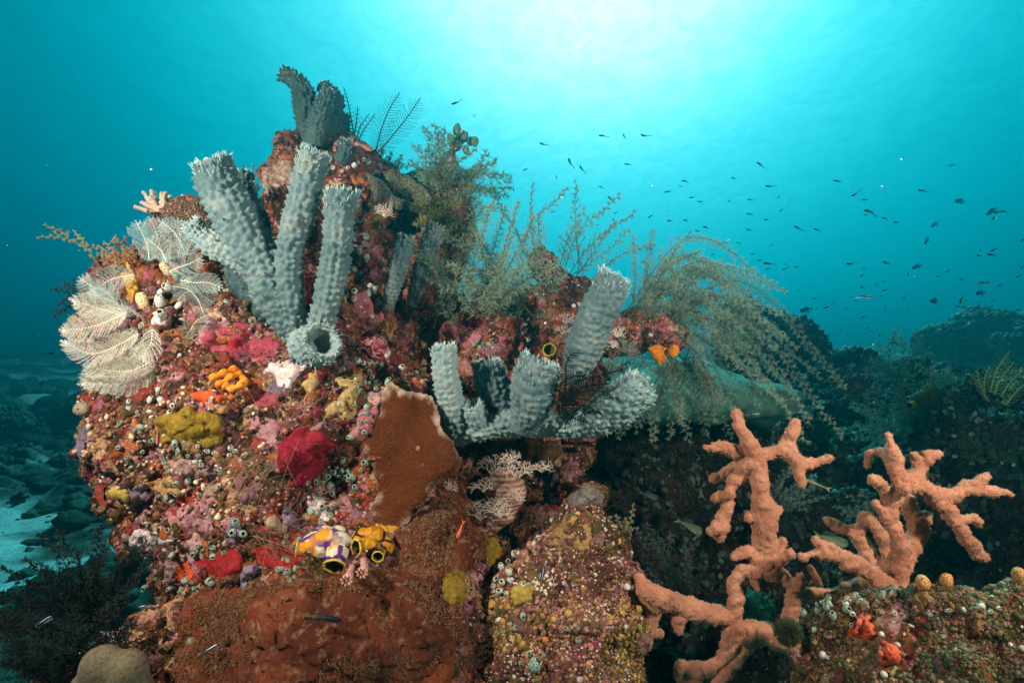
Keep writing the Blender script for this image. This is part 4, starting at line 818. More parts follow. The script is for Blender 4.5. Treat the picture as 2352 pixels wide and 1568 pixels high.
# beige filaments creeping over the rusty sponge
me_ = RUST.data; nv = len(me_.vertices); co = np.zeros(nv * 3, np.float32); me_.vertices.foreach_get('co', co); co = co.reshape(-1, 3) + np.array(RUST.location); lv = np.zeros(len(me_.loops), np.int32); me_.loops.foreach_get('vertex_index', lv)
rustm = (co.astype(float), np.zeros((0, 3), int), lv.reshape(-1, 4)); TREES['R'] = tree(rustm)
g = Geo(); p, n, rs = area_samples(rustm, 14000, 77, face=-1); n = norm(np.where((n * (CAM - p)).sum(1, keepdims=True) < 0, -n, n)); k = fbm(p, 12, 3, 5) + .9 * fbm(p, 45, 2, 6) > .05; p, n = p[k], n[k]; m_ = len(p)
d = norm(np.cross(n, rs.normal(0, 1, (m_, 3))) + n * .15); d2 = norm(d + .9 * rs.normal(0, 1, (m_, 3)) + n * .2); L = .0045 * (.4 + rs.rand(m_, 1)); c = palette(rs, m_, [(.26, .14, .065), (.34, .21, .11), (.18, .08, .035)]); prisms(g, p + n * .001, p + n * .0025 + d * L, .0006, .0005, c); prisms(g, p + n * .0025 + d * L, p + n * .003 + d * L + d2 * L, .0005, .0003, c)
obj('turf_algae', g, M_TURF, base=p.mean(0), kind='stuff')
reg = lambda x0, y0, x1, y1: (lambda X, Y, c, f: ((X > x0) & (X < x1) & (Y > y0) & (Y < y1)) * 1.0)
confetti(rockB, 7000, 12000, 14, [(.20, .34, .24), (.13, .24, .16), (.28, .44, .30), (.26, .22, .12), (.09, .14, .10)], [(.18, .30, .20), (.24, .38, .26), (.10, .18, .12)], .011, .045, region=reg(1770, 850, 2420, 1060))  # teal growth on the right-hand tops; extra ambient brightness put into its colour
confetti(rockB, 3500, 1500, 15, [(.16, .06, .04), (.10, .08, .05), (.20, .16, .12), (.06, .05, .04)], [(.10, .09, .05)], .010, .03, region=reg(2060, 950, 2420, 1350))
# many thin merging crusts of colour
def crusts(r, n, seed, pal, box, keys, rmin, rmax, name='encrusting_crust'):
    rs = np.random.RandomState(seed); out = Geo(); p, nn, _ = area_samples(r, n, seed, region=reg(*box)); X, Y, D = pix(p)
    for i in range(n):
        R0 = rs.uniform(rmin, rmax) * (.6 + .8 * rs.rand()); an = np.linspace(0, 6.283, 12)[:-1]; k = 1 + .35 * np.sin(2 * an + rs.rand() * 6) + .22 * rs.normal(0, 1, 11); sx = rs.uniform(.6, 1.4)
        c = np.array(pal[rs.randint(len(pal))]) * rs.uniform(.55, 1.05); crust('x', np.stack([X[i] + R0 * k * np.cos(an) * sx, Y[i] + R0 * k * np.sin(an)], 1), None, '', 'crust', thick=rs.uniform(.003, .008), ew=8, step=3.6, keys=keys, wob=7, seed=i, lump=1.2, ls=80, out=(out, c), smooth_it=2)
    obj(name, out, M_CRU, base=p.mean(0), kind='stuff')
m = NT('crust_mottle'); a = m.n('Attribute'); a.attribute_name = 'Col'; c = m.mix(1.0, a.outputs['Color'], m.ramp(m.noise(130, 5, .75), [(.3, (.45, .4, .4)), (.5, (.95,) * 3), (.7, (1.6, 1.6, 1.55))]), 'MULTIPLY'); c = m.mix(m.math('MULTIPLY', m.ramp(m.voro(110), [(.16, WHT), (.22, BLK)]), .6), c, (.55, .42, .32)); m.bump(m.noise(140, 4, .7), .003); M_CRU = m.done(c, .75, .25)
reg = lambda x0, y0, x1, y1: (lambda X, Y, c, f: ((X > x0) & (X < x1) & (Y > y0) & (Y < y1)) * 1.0)
CP_ = [(.28, .08, .10), (.34, .14, .14), (.22, .03, .04), (.36, .11, .04), (.10, .05, .025), (.14, .07, .03), (.07, .035, .02), (.22, .10, .12), (.36, .20, .08), (.16, .05, .03), (.48, .32, .22), (.30, .05, .03), (.13, .09, .03), (.24, .17, .20), (.42, .24, .22)]
crusts(rockM, 190, 61, CP_, (160, 480, 900, 1340), 'M', 9, 26); crusts(rockM, 60, 62, CP_, (640, 300, 1560, 900), 'M', 8, 20); crusts(rockC, 26, 63, [(.24, .08, .07), (.18, .07, .04), (.26, .12, .10), (.14, .09, .03), (.10, .045, .03)], (1120, 1150, 1480, 1568), 'C', 9, 22); crusts(rockF, 40, 64, [(.30, .16, .05), (.22, .08, .05), (.12, .12, .04), (.34, .24, .14), (.16, .06, .05)], (1850, 1360, 2352, 1568), 'F', 9, 24)
# cream and white beads, coral coloured beads
def beads(r, n, seed, cols, size, label, region=None, cl=.3, flat=.8):
    p, nn, rs = area_samples(r, n, seed, region=region); k = fbm(p, 17, 2, seed) + .5 * (rs.rand(len(p)) - .5) > cl * .5; p, nn = p[k], nn[k]; m = len(p); g = Geo(); tv, tf = ICO[2]
    s = size * (.35 + 1.1 * rs.rand(m, 1) ** 1.5) * np.array([1, 1, 1.0]) * (1 + .5 * (rs.rand(m, 3) - .5)); instances(g, tv, tf, p + nn * s[:, :1] * .35, nn, s, col=palette(rs, m, cols, None, .15), jitter=.12)
    obj('encrusting_beads', g, M_CONF, base=p.mean(0), kind='stuff', label=label)
reg = lambda x0, y0, x1, y1: (lambda X, Y, c, f: ((X > x0) & (X < x1) & (Y > y0) & (Y < y1)) * 1.0)
beads(rockM, 620, 21, [(.66, .50, .30), (.74, .62, .44), (.60, .40, .24)], .0040, 'cream beads crowding the left bulge of the outcrop', reg(160, 880, 620, 1200), .1)
beads(rockM, 480, 22, [(.62, .20, .13), (.72, .32, .20), (.55, .14, .10)], .0036, 'salmon beads on the left of the outcrop', reg(170, 880, 820, 1330), .2)
beads(rockM, 260, 23, [(.66, .60, .50), (.55, .55, .42)], .0045, 'pale beads on the upper part of the outcrop', reg(400, 300, 1560, 880), .2)
beads(rockC, 130, 24, [(.72, .68, .58), (.62, .52, .42)], .0046, 'white crusty beads on the speckled cone', None, .35)
beads(rockC, 110, 25, [(.74, .26, .12), (.70, .40, .12)], .0050, 'orange beads on the speckled cone', None, .3)
beads(rockF, 130, 26, [(.70, .66, .52), (.55, .55, .40)], .0042, 'pale beads on the corner boulder', None, .2)
beads(rockB, 1600, 27, [(.04, .09, .05), (.06, .11, .06), (.035, .07, .04)], .015, 'green bead like squirts packed on the far reef wall', reg(1790, 900, 2400, 1180), -.1)
# ------------------------------------------------------------------ sea squirts
def squirt_mesh(name, seed, ns=14, slim=1.0, open_=.30, mats=(None, None)):
    rs = np.random.RandomState(seed)
    prof = [(0, .0), (.34, .02), (.46, .25), (.56, .6), (.58, .95), (.52, 1.3), (.40, 1.52), (open_, 1.62), (open_ - .04, 1.66), (open_ - .10, 1.60), (open_ - .13, 1.35), (.10, 1.0), (0, .9)]
    th = np.arange(ns) / ns * 2 * np.pi; vs = []
    for i, (r, z) in enumerate(prof):
        w = 1 + .06 * np.sin(2 * th + seed) + .05 * rs.normal(0, 1, ns); b = .10 * (z / 1.6) ** 2
        vs.append(np.stack([slim * r * np.cos(th) * w + b, slim * r * np.sin(th) * w, np.full(ns, z)], 1))
    q = ringfaces(len(prof), ns); me = mesh_from(name, np.vstack(vs), np.zeros((0, 3), int), q)
    me.materials.append(mats[0]); me.materials.append(mats[1])
    mi = np.zeros(len(me.polygons), np.int32)
    if len(mi) == len(q): mi[(q // ns).min(1) >= 9] = 1
    me.polygons.foreach_set('material_index', mi); return me
def m_net(name, line, fill, scale, w=.16):
    m = NT(name); d = m.voro(scale, 'DISTANCE_TO_EDGE'); c = m.ramp(d, [(w * .6, line), (w, fill)]); m.bump(d, .05, .3); return m.done(c, .45, .4)
M_IN = m_plain('squirt_inside', (.06, .11, .04), (.11, .18, .06), 3)
M_SQG = m_net('green_net_squirt', (.50, .60, .46), (.07, .15, .10), 5.0, .15)
M_SQW = m_net('white_net_squirt', (.74, .72, .60), (.18, .24, .18), 5.0, .26)
M_SQO = m_net('orange_net_squirt', (.66, .36, .14), (.42, .14, .03), 5.0, .14)
M_SQT = m_net('tan_spotted_squirt', (.72, .55, .30), (.30, .15, .05), 5.5, .30)
M_SQD = m_net('green_dark_squirt', (.14, .24, .14), (.04, .08, .04), 4.0, .16)
SQ = {k: [squirt_mesh('sea_squirt_' + k, 10 * i + j, slim=sl, open_=(.17 if k in 'of' else .36), mats=(mt, M_IN)) for j in range(3)] for i, (k, mt, sl) in enumerate([('g', M_SQG, 1.0), ('w', M_SQW, 1.0), ('o', M_SQO, .95), ('t', M_SQT, .8), ('d', M_SQD, 1.0), ('f', m_net('beige_net_squirt', (.40, .30, .22), (.30, .22, .16), 9, .1), 1.0)])}
NSQ = [0]
def squirts(kind, x, y, sx, sy, n, px, label, group, seed=0, keys='MCFB', out=None, ang=0.0):
    """n squirts round pixel x, y, px wide each, standing on the reef"""
    rs = np.random.RandomState(seed + int(x) + int(y)); placed = []; tries = 0
    while len(placed) < n and tries < n * 40:
        tries += 1; a, b = rs.normal(0, 1, 2) * .55; a, b = a * sx, b * sy
        xx, yy = x + a * math.cos(ang) - b * math.sin(ang), y + a * math.sin(ang) + b * math.cos(ang); w = px * (.65 + .7 * rs.rand())
        if any((xx - p[0]) ** 2 + (yy - p[1]) ** 2 < (.42 * (w + p[2])) ** 2 for p in placed): continue
        h = cast(xx, yy, keys)
        if h is None: continue
        placed.append((xx, yy, w)); p_, nn = h; d = pix(p_)[2]; s = w * d / F / 1.42
        dr = Vector(norm(nn * .75 + np.array([0, -.30, .45]) + rs.normal(0, .30, 3))); o = bpy.data.objects.new('sea_squirt', SQ[kind][rs.randint(3)]); COL.objects.link(o)
        qn = dr.to_track_quat('Z', 'Y') @ Quaternion((0, 0, 1), rs.rand() * 6.28); o.rotation_mode = 'QUATERNION'; o.rotation_quaternion = qn
        o.location = Vector(p_) - dr * s * .15; k = .85 + .5 * rs.rand(); o.scale = (s, s, s * k * .8); NSQ[0] += 1
        tag(o, label, 'sea squirt', group)
GR = 'small netted sea squirts growing in clusters on the reef'
for i, a in enumerate([
 ('g', 735, 1105, 42, 20, 14, 17, 'green netted sea squirt in the cluster just below the crimson sponge'), ('g', 795, 1085, 40, 26, 12, 15, 'green netted sea squirt right of the crimson sponge'),
 ('w', 800, 900, 30, 60, 4, 14, 'pale netted sea squirt beside the tan sponge'), ('g', 850, 870, 34, 36, 10, 14, 'green netted sea squirt at the upper corner of the brown plate'), ('g', 835, 960, 22, 50, 12, 13, 'green netted sea squirt on the pink crust left of the brown plate'),
 ('w', 875, 835, 40, 20, 8, 14, 'pale sea squirt between red seaweed and brown plate'), ('g', 600, 755, 70, 40, 8, 12, 'tiny green sea squirt on the rose pink crust'), ('w', 835, 690, 40, 40, 9, 15, 'pale sea squirt on the pink red wedge right of the tall tubes'),
 ('g', 800, 650, 20, 60, 6, 15, 'green sea squirt at the foot of the third tall tube'), ('w', 330, 925, 60, 30, 10, 14, 'white netted sea squirt below the white feathers'), ('g', 430, 1040, 80, 50, 22, 13, 'green sea squirt on the left bulge near the mustard sponge'),
 ('w', 500, 1060, 90, 40, 14, 12, 'white netted sea squirt on the left bulge'), ('g', 300, 1000, 60, 60, 10, 12, 'green sea squirt at the left edge of the bulge'), ('g', 400, 1130, 70, 40, 12, 13, 'green sea squirt low on the left bulge'),
 ('g', 440, 1262, 60, 14, 18, 14, 'green sea squirt in the dense band under the overhang'), ('g', 410, 1350, 60, 20, 12, 15, 'green sea squirt in the lower band under the overhang'), ('g', 545, 1215, 20, 14, 3, 26, 'larger green sea squirt below the lavender sponge'),
 ('g', 665, 1300, 20, 46, 12, 15, 'green sea squirt in the vertical row left of the yellow squirts'), ('g', 745, 1170, 40, 40, 10, 16, 'green sea squirt above the yellow squirts'), ('w', 1165, 1330, 26, 40, 13, 16, 'white netted sea squirt in the string beside the cave mouth'),
 ('g', 1240, 1480, 110, 60, 10, 14, 'green sea squirt scattered low on the speckled cone'), ('g', 1210, 1535, 10, 8, 1, 34, 'largest green sea squirt at the foot of the speckled cone'), ('w', 1150, 705, 60, 14, 10, 13, 'white sea squirt on the shelf under the brown hydroid stems'),
 ('g', 1215, 745, 30, 30, 7, 12, 'green sea squirt right of the pink crust shelf'), ('g', 1105, 790, 20, 26, 9, 11, 'green sea squirt behind the leftmost small cup'), ('w', 820, 385, 60, 20, 12, 13, 'cream sea squirt on the ridge below the anthias'), ('g', 700, 470, 40, 40, 7, 14, 'green sea squirt on the dark flank behind the tall tubes'),
 ('g', 830, 560, 14, 60, 8, 15, 'green sea squirt on the dark wall right of the third tall tube'), ('g', 390, 650, 26, 50, 12, 15, 'green sea squirt among the white feathers'), ('w', 385, 715, 24, 30, 6, 22, 'large white netted sea squirt below the spotted tan squirt'), ('g', 520, 650, 14, 60, 8, 12, 'green sea squirt right of the feathers'),
 ('g', 1900, 1400, 50, 20, 10, 16, 'pale green sea squirt at the left end of the corner boulder'), ('w', 1960, 1400, 60, 30, 8, 13, 'white sea squirt on top of the corner boulder'), ('w', 2150, 1400, 150, 20, 10, 10, 'tiny white sea squirt along the top of the corner boulder'),
 ('w', 2200, 1080, 130, 80, 16, 10, 'small pale sea squirt on the dark right wall'), ('w', 200, 1450, 60, 60, 10, 14, 'pale sea squirt beside the beige cushion sponge')]):
    squirts(*a[:8], GR, seed=i)
for i, (x, y, w, lb) in enumerate([(2121, 1345, 34, 'orange spotted sea squirt, leftmost of the three on the corner boulder'), (2172, 1352, 30, 'orange spotted sea squirt right of the leftmost one on the corner boulder'), (2340, 1337, 30, 'orange sea squirt at the right end of the corner boulder'),
                                   (1775, 1486, 24, 'orange spotted sea squirt under the peach sponge'), (1972, 1387, 16, 'tiny orange sea squirt near the base of the right peach sponge')]):
    squirts('o', x, y, 1, 1, 1, w, lb, 'orange spotted sea squirts', seed=90 + i)
for i, (x, y, w, k, lb) in enumerate([(392, 632, 34, 't', 'large tan spotted sea squirt with green mouth among the white feathers'), (438, 640, 26, 't', 'smaller tan spotted sea squirt right of the large one'), (331, 705, 32, 't', 'olive sea squirt with dark open mouth left of the large white ones'), (278, 612, 26, 'g', 'pale green sea squirt below the orange twiglets'),
                                      (745, 700 + 660 - 560, 26, 'g', 'translucent green sea squirt above the red seaweed'), (842, 800, 30, 'g', 'clear green sea squirt left of the red seaweed'), (205, 940, 34, 'f', 'beige netted squirt lobe, uppermost on the left edge'), (182, 966, 30, 'f', 'beige netted squirt lobe, second on the left edge'), (160, 1005, 30, 'f', 'beige netted squirt lobe, lowest on the left edge'),
                                      (440, 1480, 26, 'f', 'beige netted squirt lobe above the beige cushion')]):
    squirts(k, x, y, 1, 1, 1, w, lb, 'larger sea squirts', seed=120 + i)
# ------------------------------------------------------------------ yellow, white and violet sea squirts
def m_ox(name, a, b, vein, sc_):
    m = NT(name); w = m.warp(22, .03); n = m.noise(16, 3, .6); base = m.ramp(n, [(.44, a), (.50, b)]); d = m.voro(sc_, 'DISTANCE_TO_EDGE', vec=w); k = m.ramp(d, [(.09, WHT), (.14, BLK)])
    k = m.math('MULTIPLY', k, m.ramp(m.noise(25, 2), [(.35, (.3,) * 3), (.5, WHT)])); c = m.mix(k, base, vein); m.bump(m.math('ADD', d, m.noise(90, 3)), .004); return m.done(c, .45, .4)
M_OX1 = m_ox('yellow_white_squirt', (.70, .28, .01), (.64, .56, .38), (.09, .025, .16), 24)
M_OX2 = m_ox('yellow_black_squirt', (.62, .27, .01), (.56, .22, .01), (.02, .012, .02), 40)
M_RIM = m_plain('yellow_rim', (.50, .40, .03), (.62, .5, .06), 60); M_HOLE = m_plain('squirt_throat', (.06, .05, .01), (.12, .09, .02), 40)
def siphon(parent, x, y, d, px, aim, ln, mat):
    c = P(x, y, d); r = px * d / F / 2; a = norm(np.array(aim, float)); path = np.array([c - a * ln, c - a * ln * .5, c]); C = catmull(path, 14); T, N, B = frames(C)
    rad = r * np.r_[np.linspace(1.25, 1, 11), 1.02, 1.08, 1.1]; ns = 28; v = rings(C, rad, ns, T, N, B); g = Geo(); g.add(v.reshape(-1, 3), None, ringfaces(14, ns)); obj('siphon', g, mat, parent)
    g = Geo(); th = np.linspace(0, 6.2832, 29)[:-1]; ring = [c + a * .0 + r * 1.08 * (np.cos(t) * N[-1] + np.sin(t) * B[-1]) * (1 + .04 * math.sin(6 * t)) for t in th]; ring = np.array(ring + ring[:1]); tube(g, ring, np.full(len(ring), r * .13), 6); obj('siphon_rim', g, M_RIM, parent)
    g = Geo(); C2 = np.array([c, c - a * ln * .4, c - a * ln * .75, c - a * ln * .8]); v = rings(C2, r * np.array([1.0, .8, .6, .02]), ns, np.tile(a, (4, 1)), np.tile(N[-1], (4, 1)), np.tile(B[-1], (4, 1))); g.add(v.reshape(-1, 3), None, ringfaces(4, ns)[:, ::-1]); obj('throat', g, M_HOLE, parent)
e = empty('sea_squirt', P(740, 1300, 1.13), label='large yellow, violet sea squirt with gaping dark siphon', cat='sea squirt')
v, n, t, q = blob(S([(705, 1258, 1.14, 32), (725, 1252, 1.13, 34), (750, 1250, 1.12, 38), (775, 1258, 1.12, 39), (795, 1268, 1.13, 34), (765, 1280, 1.12, 30), (812, 1285, 1.14, 23), (690, 1262, 1.15, 27), (740, 1235, 1.16, 32), (775, 1235, 1.16, 30)]), .004, 6); obj('body', (v, t, q), M_OX1, e)
siphon(e, 768, 1300, 1.07, 44, (.05, -1, -.75), .03, M_OX1); siphon(e, 682, 1262, 1.12, 40, (-1, -.25, .1), .03, M_OX1)
e = empty('sea_squirt', P(860, 1290, 1.13), label='yellow sea squirt with fine black veins, right of the white and violet one', cat='sea squirt')
v, n, t, q = blob(S([(835, 1240, 1.14, 30), (860, 1236, 1.14, 30), (880, 1255, 1.14, 28), (888, 1278, 1.14, 23), (862, 1262, 1.13, 32), (880, 1292, 1.14, 15), (840, 1262, 1.13, 25)]), .004, 6); obj('body', (v, t, q), M_OX2, e)
siphon(e, 818, 1258, 1.09, 34, (-.75, -.8, .1), .03, M_OX2); siphon(e, 868, 1278, 1.09, 24, (.05, -1, -.25), .025, M_OX2)
e = empty('sea_squirt', P(1262, 835, 1.5), label='yellow sea squirt with round open mouth between the cup and the tall right tube', cat='sea squirt')
v, n, t, q = blob(S([(1262, 842, 1.5, 17), (1262, 825, 1.49, 15), (1268, 812, 1.48, 14)]), .004, 4); obj('body', (v, t, q), M_OX2, e); siphon(e, 1262, 803, 1.45, 26, (-.1, -1, .2), .02, M_RIM)
e = empty('sea_squirt', P(2125, 940, 1.9), label='yellow green blotched sea squirt hanging on the far right reef edge', cat='sea squirt')
v, n, t, q = blob(S([(2120, 918, 2.27, 24), (2137, 908, 2.27, 22), (2100, 928, 2.27, 15), (2132, 893, 2.28, 15)]), .007, 4); obj('body', (v, t, q), m_plain('yellow_green_squirt', (.05, .045, .02), (.22, .20, .04), 26, .003, 60, .8), e); siphon(e, 2088, 931, 2.24, 14, (-.9, -.5, -.1), .03, M_RIM)
# hanging pink polyps below the yellow squirts
for i, (x, y, lb) in enumerate([(797, 1325, 'pink tube polyp hanging under the white and violet sea squirt'), (832, 1308, 'pink tube polyp right of the other one')]):
    g = Geo(); C = catmull(np.array([P(x + 14 - i * 12, y - 24, front(x + 10, y - 20, 0)), P(x + 5, y - 5, front(x, y) - .01), P(x, y + 6, front(x, y) - .03)]), 10); tube(g, C, 9 * 1.1 / F * np.r_[np.linspace(.7, 1.0, 8), 1.15, 1.1], 12)
    a = norm(C[-1] - C[-3]); T, N, B = frames(C)
    for k in range(8): dr = math.cos(k * .785) * N[-1] + math.sin(k * .785) * B[-1]; tube(g, np.array([C[-1] + dr * .006, C[-1] + dr * .009 + a * .003, C[-1] + dr * .006 + a * .006]), [.002, .002, .0012], 6)
    obj('cup_polyp', g, m_plain('pink_polyp', (.55, .24, .18), (.68, .36, .30), 80), label=lb, cat='polyp')
# ------------------------------------------------------------------ feathers, bushes and twigs
M_WFE = m_attr('white_hydroid', .0001, 200, .6, .3, .1); M_BUSH = m_attr('grey_green_hydroid', .0001, 200, .8, .2, .15)
def path_px(pts, n):
    return catmull(PA(pts), n)
def feather(name, pts, plen, gap, parent, col, stemcol, r=.0006, pin=True, plr=.00042, curl=.35, seed=0, side=1.0, pl=8, **kw):
    """rachis through pixel points with pinnae both sides and fine pinnules on them"""
    A = np.array(pts, float); W = PA(A); L = np.linalg.norm(np.diff(W, axis=0), axis=1).sum(); d = A[:, 2].mean(); u = d / F
    n = max(8, int(L / (gap * u))); C = catmull(W, n); g = Geo(); rs = np.random.RandomState(seed)
    tube(g, C, np.linspace(r * 1.5, r * .7, n), 5, stemcol); T = norm(np.gradient(C, axis=0)); view = norm(C - CAM)
    S1 = norm(np.cross(T, view + .35 * rs.normal(0, 1, 3))); tt = np.linspace(0, 1, n)
    for sgn in (-1, 1):
        ln = plen * u * np.sin(np.pi * np.clip(tt * .93 + .10, 0, 1)) ** .55 * (.9 + .2 * rs.rand(n)); ln = ln[:, None]
        d0 = norm(S1 * sgn * side + T * .55 - view * .18 + rs.normal(0, .06, C.shape)); prev = C; K = 4
        for k in range(K):
            dk = norm(d0 + T * curl * k / K - view * .12 * k); nx = prev + dk * ln / K
            prisms(g, prev, nx, plr * (1 - .15 * k), plr * (1 - .15 * (k + 1)), col)
            if pin:
                for j in range(pl // 2):
                    q0 = prev + (nx - prev) * ((j + .5) / (pl // 2)); pl_ = .0058 * (.7 + .5 * rs.rand(n, 1)) * (plen / 38.)
                    for s2 in (-1, 1): prisms(g, q0, q0 + norm(T * s2 + dk * .6 + .15 * rs.normal(0, 1, C.shape)) * pl_, .00030, .00014, np.array(col) * 1.05)
            prev = nx
    return obj(name, g, M_WFE if kw.pop('white', False) else M_BUSH, parent)
def f1(l, d): return [(x * .3296, 459.3 + y * .3296, d) for x, y in l]
wc = (.76, .73, .60); ws = (.84, .80, .58); wt = (.42, .55, .50)
FE = [([(1000, 860), (800, 790), (640, 740), (500, 695)], 1.30, wc), ([(880, 780), (760, 840), (600, 890), (430, 905)], 1.28, wc), ([(960, 930), (820, 1010), (640, 1070), (440, 985)], 1.27, wc), ([(1060, 900), (1050, 1000), (980, 1100)], 1.26, wc),
      ([(1080, 1110), (900, 1190), (700, 1180), (600, 1160)], 1.28, wc), ([(1100, 1180), (900, 1270), (740, 1280), (600, 1260)], 1.27, wc), ([(1000, 1010), (880, 1120), (700, 1230), (560, 1280)], 1.29, wc), ([(1000, 860), (900, 820), (760, 740), (640, 620)], 1.31, wt),
      ([(1040, 420), (1030, 330), (1000, 250), (950, 155)], 1.32, wt), ([(1150, 420), (1110, 300), (1080, 200), (1040, 130)], 1.33, wt), ([(1160, 430), (1120, 350), (1040, 280)], 1.31, wt), ([(1290, 380), (1260, 300), (1200, 210), (1120, 150)], 1.32, wt), ([(1240, 400), (1260, 280), (1240, 190), (1240, 140)], 1.33, wt),
      ([(1300, 380), (1330, 300), (1390, 250)], 1.32, wt), ([(1260, 560), (1350, 575), (1450, 575), (1540, 610)], 1.31, wt), ([(1420, 790), (1370, 680), (1300, 620), (1200, 600)], 1.33, (.20, .26, .25)), ([(1290, 960), (1330, 900), (1370, 840), (1440, 800)], 1.30, (.45, .42, .36)),
      ([(800, 700), (740, 640), (640, 600), (560, 545)], 1.31, wt), ([(930, 520), (820, 540), (740, 570), (640, 640)], 1.33, wt), ([(1240, 700), (1300, 640), (1380, 650), (1490, 720)], 1.34, (.30, .34, .30)), ([(1180, 500), (1240, 470), (1330, 440), (1400, 400)], 1.33, wt),
      ([(940, 1080), (830, 1180), (760, 1280), (740, 1340)], 1.30, wc)]
e1 = empty('feather_hydroid', P(340, 830, 1.38), label='white feathery hydroid plumes fanning left over the edge of the outcrop', cat='hydroid'); e2 = empty('feather_hydroid', P(400, 590, 1.38), label='pale blue green feathery hydroid tuft beside the leftmost sponge tube', cat='hydroid')
for i, (l, d, c) in enumerate(FE): feather('plume', f1(l, d), 42 if i < 8 or i == 21 else 34, 6.6, e1 if i < 8 or i in (17, 18, 21) else e2, c, ws, seed=i, white=True, pl=6, curl=.5)
def spray(g, pts, side, gap, leaf, seed, c0=(.13, .08, .03), c1=(.17, .22, .16), tip=(.34, .44, .36), r=.0015, lr=.0012, tilt=.9, start=.12, sub=5):
    A = np.array(pts, float); W = PA(A); L = np.linalg.norm(np.diff(W, axis=0), axis=1).sum(); u = A[:, 2].mean() / F; n = max(8, int(L / (gap * u))); C = catmull(W, n); rs = np.random.RandomState(seed)
    C = C + fbm(C + seed, 9, 2, 4)[:, None] * .006; tt = np.linspace(0, 1, n)[:, None]; cc = np.array(c0) * (1 - tt) + np.array(c1) * tt
    prisms(g, C[:-1], C[1:], r * (1.15 - tt[:-1, 0] * .8), r * (1.15 - tt[1:, 0] * .8), cc[:-1]); T = norm(np.gradient(C, axis=0)); view = norm(C - CAM); pl = norm(np.cross(T, view + tilt * rs.normal(0, .6, 3)))
    k = np.nonzero(tt[:, 0] > start)[0]; sg = np.where(k % 2 == 0, 1.0, -1.0)[:, None]
    ln = side * u * (.45 + .65 * rs.rand(len(k), 1)) * np.clip(1.25 - tt[k], .25, 1); dr = norm(T[k] * .8 + pl[k] * sg + .28 * rs.normal(0, 1, (len(k), 3))); prev = C[k]; cs = cc[k]
    for j in range(sub):
        dr = norm(dr + T[k] * .10 + .08 * rs.normal(0, 1, dr.shape)); nx = prev + dr * ln / sub; f = (j + 1) / sub; cj = cs * (1 - f) + (np.array(c1) * .5 + np.array(tip) * .5) * f
        prisms(g, prev, nx, lr * .8, lr * .65, cj); nrm2 = norm(np.cross(dr, view[k] + .5 * rs.normal(0, 1, dr.shape)))
        for s2 in (-1, 1): q0 = prev + (nx - prev) * rs.rand(); e_ = q0 + norm(dr * .8 + nrm2 * s2) * leaf * u * (.5 + .8 * rs.rand(len(k), 1)); prisms(g, q0, e_, lr * .75, lr * .45, cj * .6 + np.array(tip) * .4)
        prev = nx
def bush(name, label, base, arcs, side, gap, leaf, cat='hydroid', parts=True, **kw):
    e = empty(name, P(*base), label=label, cat=cat)
    for i, a in enumerate(arcs): g = Geo(); spray(g, a, side, gap, leaf, i * 7 + int(base[0]), **kw); obj('branch', g, M_BUSH, e)
    return e
def fan(base, ends, mid=.5, lift=30, dj=.10, seed=0, wob=14):
    rs = np.random.RandomState(seed); out = []
    for x, y, *dd in ends:
        d1 = base[2] + (dd[0] if dd else rs.uniform(-dj, dj)); bx, by = base[0] + rs.normal(0, wob), base[1] + rs.normal(0, wob * .5)
        mx, my = bx + (x - bx) * mid + rs.normal(0, 8), by + (y - by) * mid - lift * abs(x - bx) / 200 + rs.normal(0, 8); out.append([(bx, by, base[2]), (mx, my, (base[2] + d1) / 2), (x, y, d1)])
    return out
bush('bushy_hydroid', 'grey green bushy hydroid on thin brown stems in the middle, right of the small tubes', (1120, 720, 1.52), fan((1110, 715, 1.52), [(945, 572), (965, 600), (990, 555), (1020, 540), (1045, 515), (1075, 500), (1105, 478), (1130, 468), (1160, 480), (1190, 470), (1225, 500), (1205, 540), (1240, 545), (1250, 580), (1285, 600), (1170, 550), (1100, 550), (1060, 575), (1035, 610), (985, 640), (1010, 670), (1215, 600), (1260, 640), (1150, 590), (1080, 620), (1130, 620), (1300, 625), (1020, 585), (1185, 630)], lift=20, seed=1, wob=60), 34, 7, 11, tip=(.38, .50, .36), c1=(.15, .21, .11), r=.0020, lr=.0010)
bush('bushy_hydroid', 'tall sparse grey green hydroid sprigs reaching up into open water', (1250, 620, 1.75), [[(1235, 640, 1.7), (1225, 540, 1.68), (1222, 425, 1.68)], [(1245, 600, 1.7), (1235, 500, 1.7), (1270, 470, 1.7), (1300, 435, 1.7)], [(1330, 610, 1.75), (1325, 520, 1.75), (1322, 420, 1.75)], [(1290, 640, 1.72), (1330, 530, 1.72), (1380, 490, 1.72), (1420, 450, 1.72)],
  [(1300, 640, 1.72), (1360, 560, 1.72), (1455, 490, 1.72)], [(1280, 640, 1.7), (1300, 560, 1.7), (1345, 480, 1.7)], [(1300, 640, 1.74), (1390, 580, 1.74), (1440, 530, 1.74)], [(1220, 620, 1.72), (1180, 520, 1.72), (1140, 455, 1.72)], [(1350, 650, 1.76), (1420, 590, 1.76), (1500, 560, 1.76)], [(1320, 640, 1.73), (1350, 600, 1.73), (1410, 510, 1.73)]], 30, 8, 7, tip=(.34, .42, .33), c1=(.15, .19, .14))
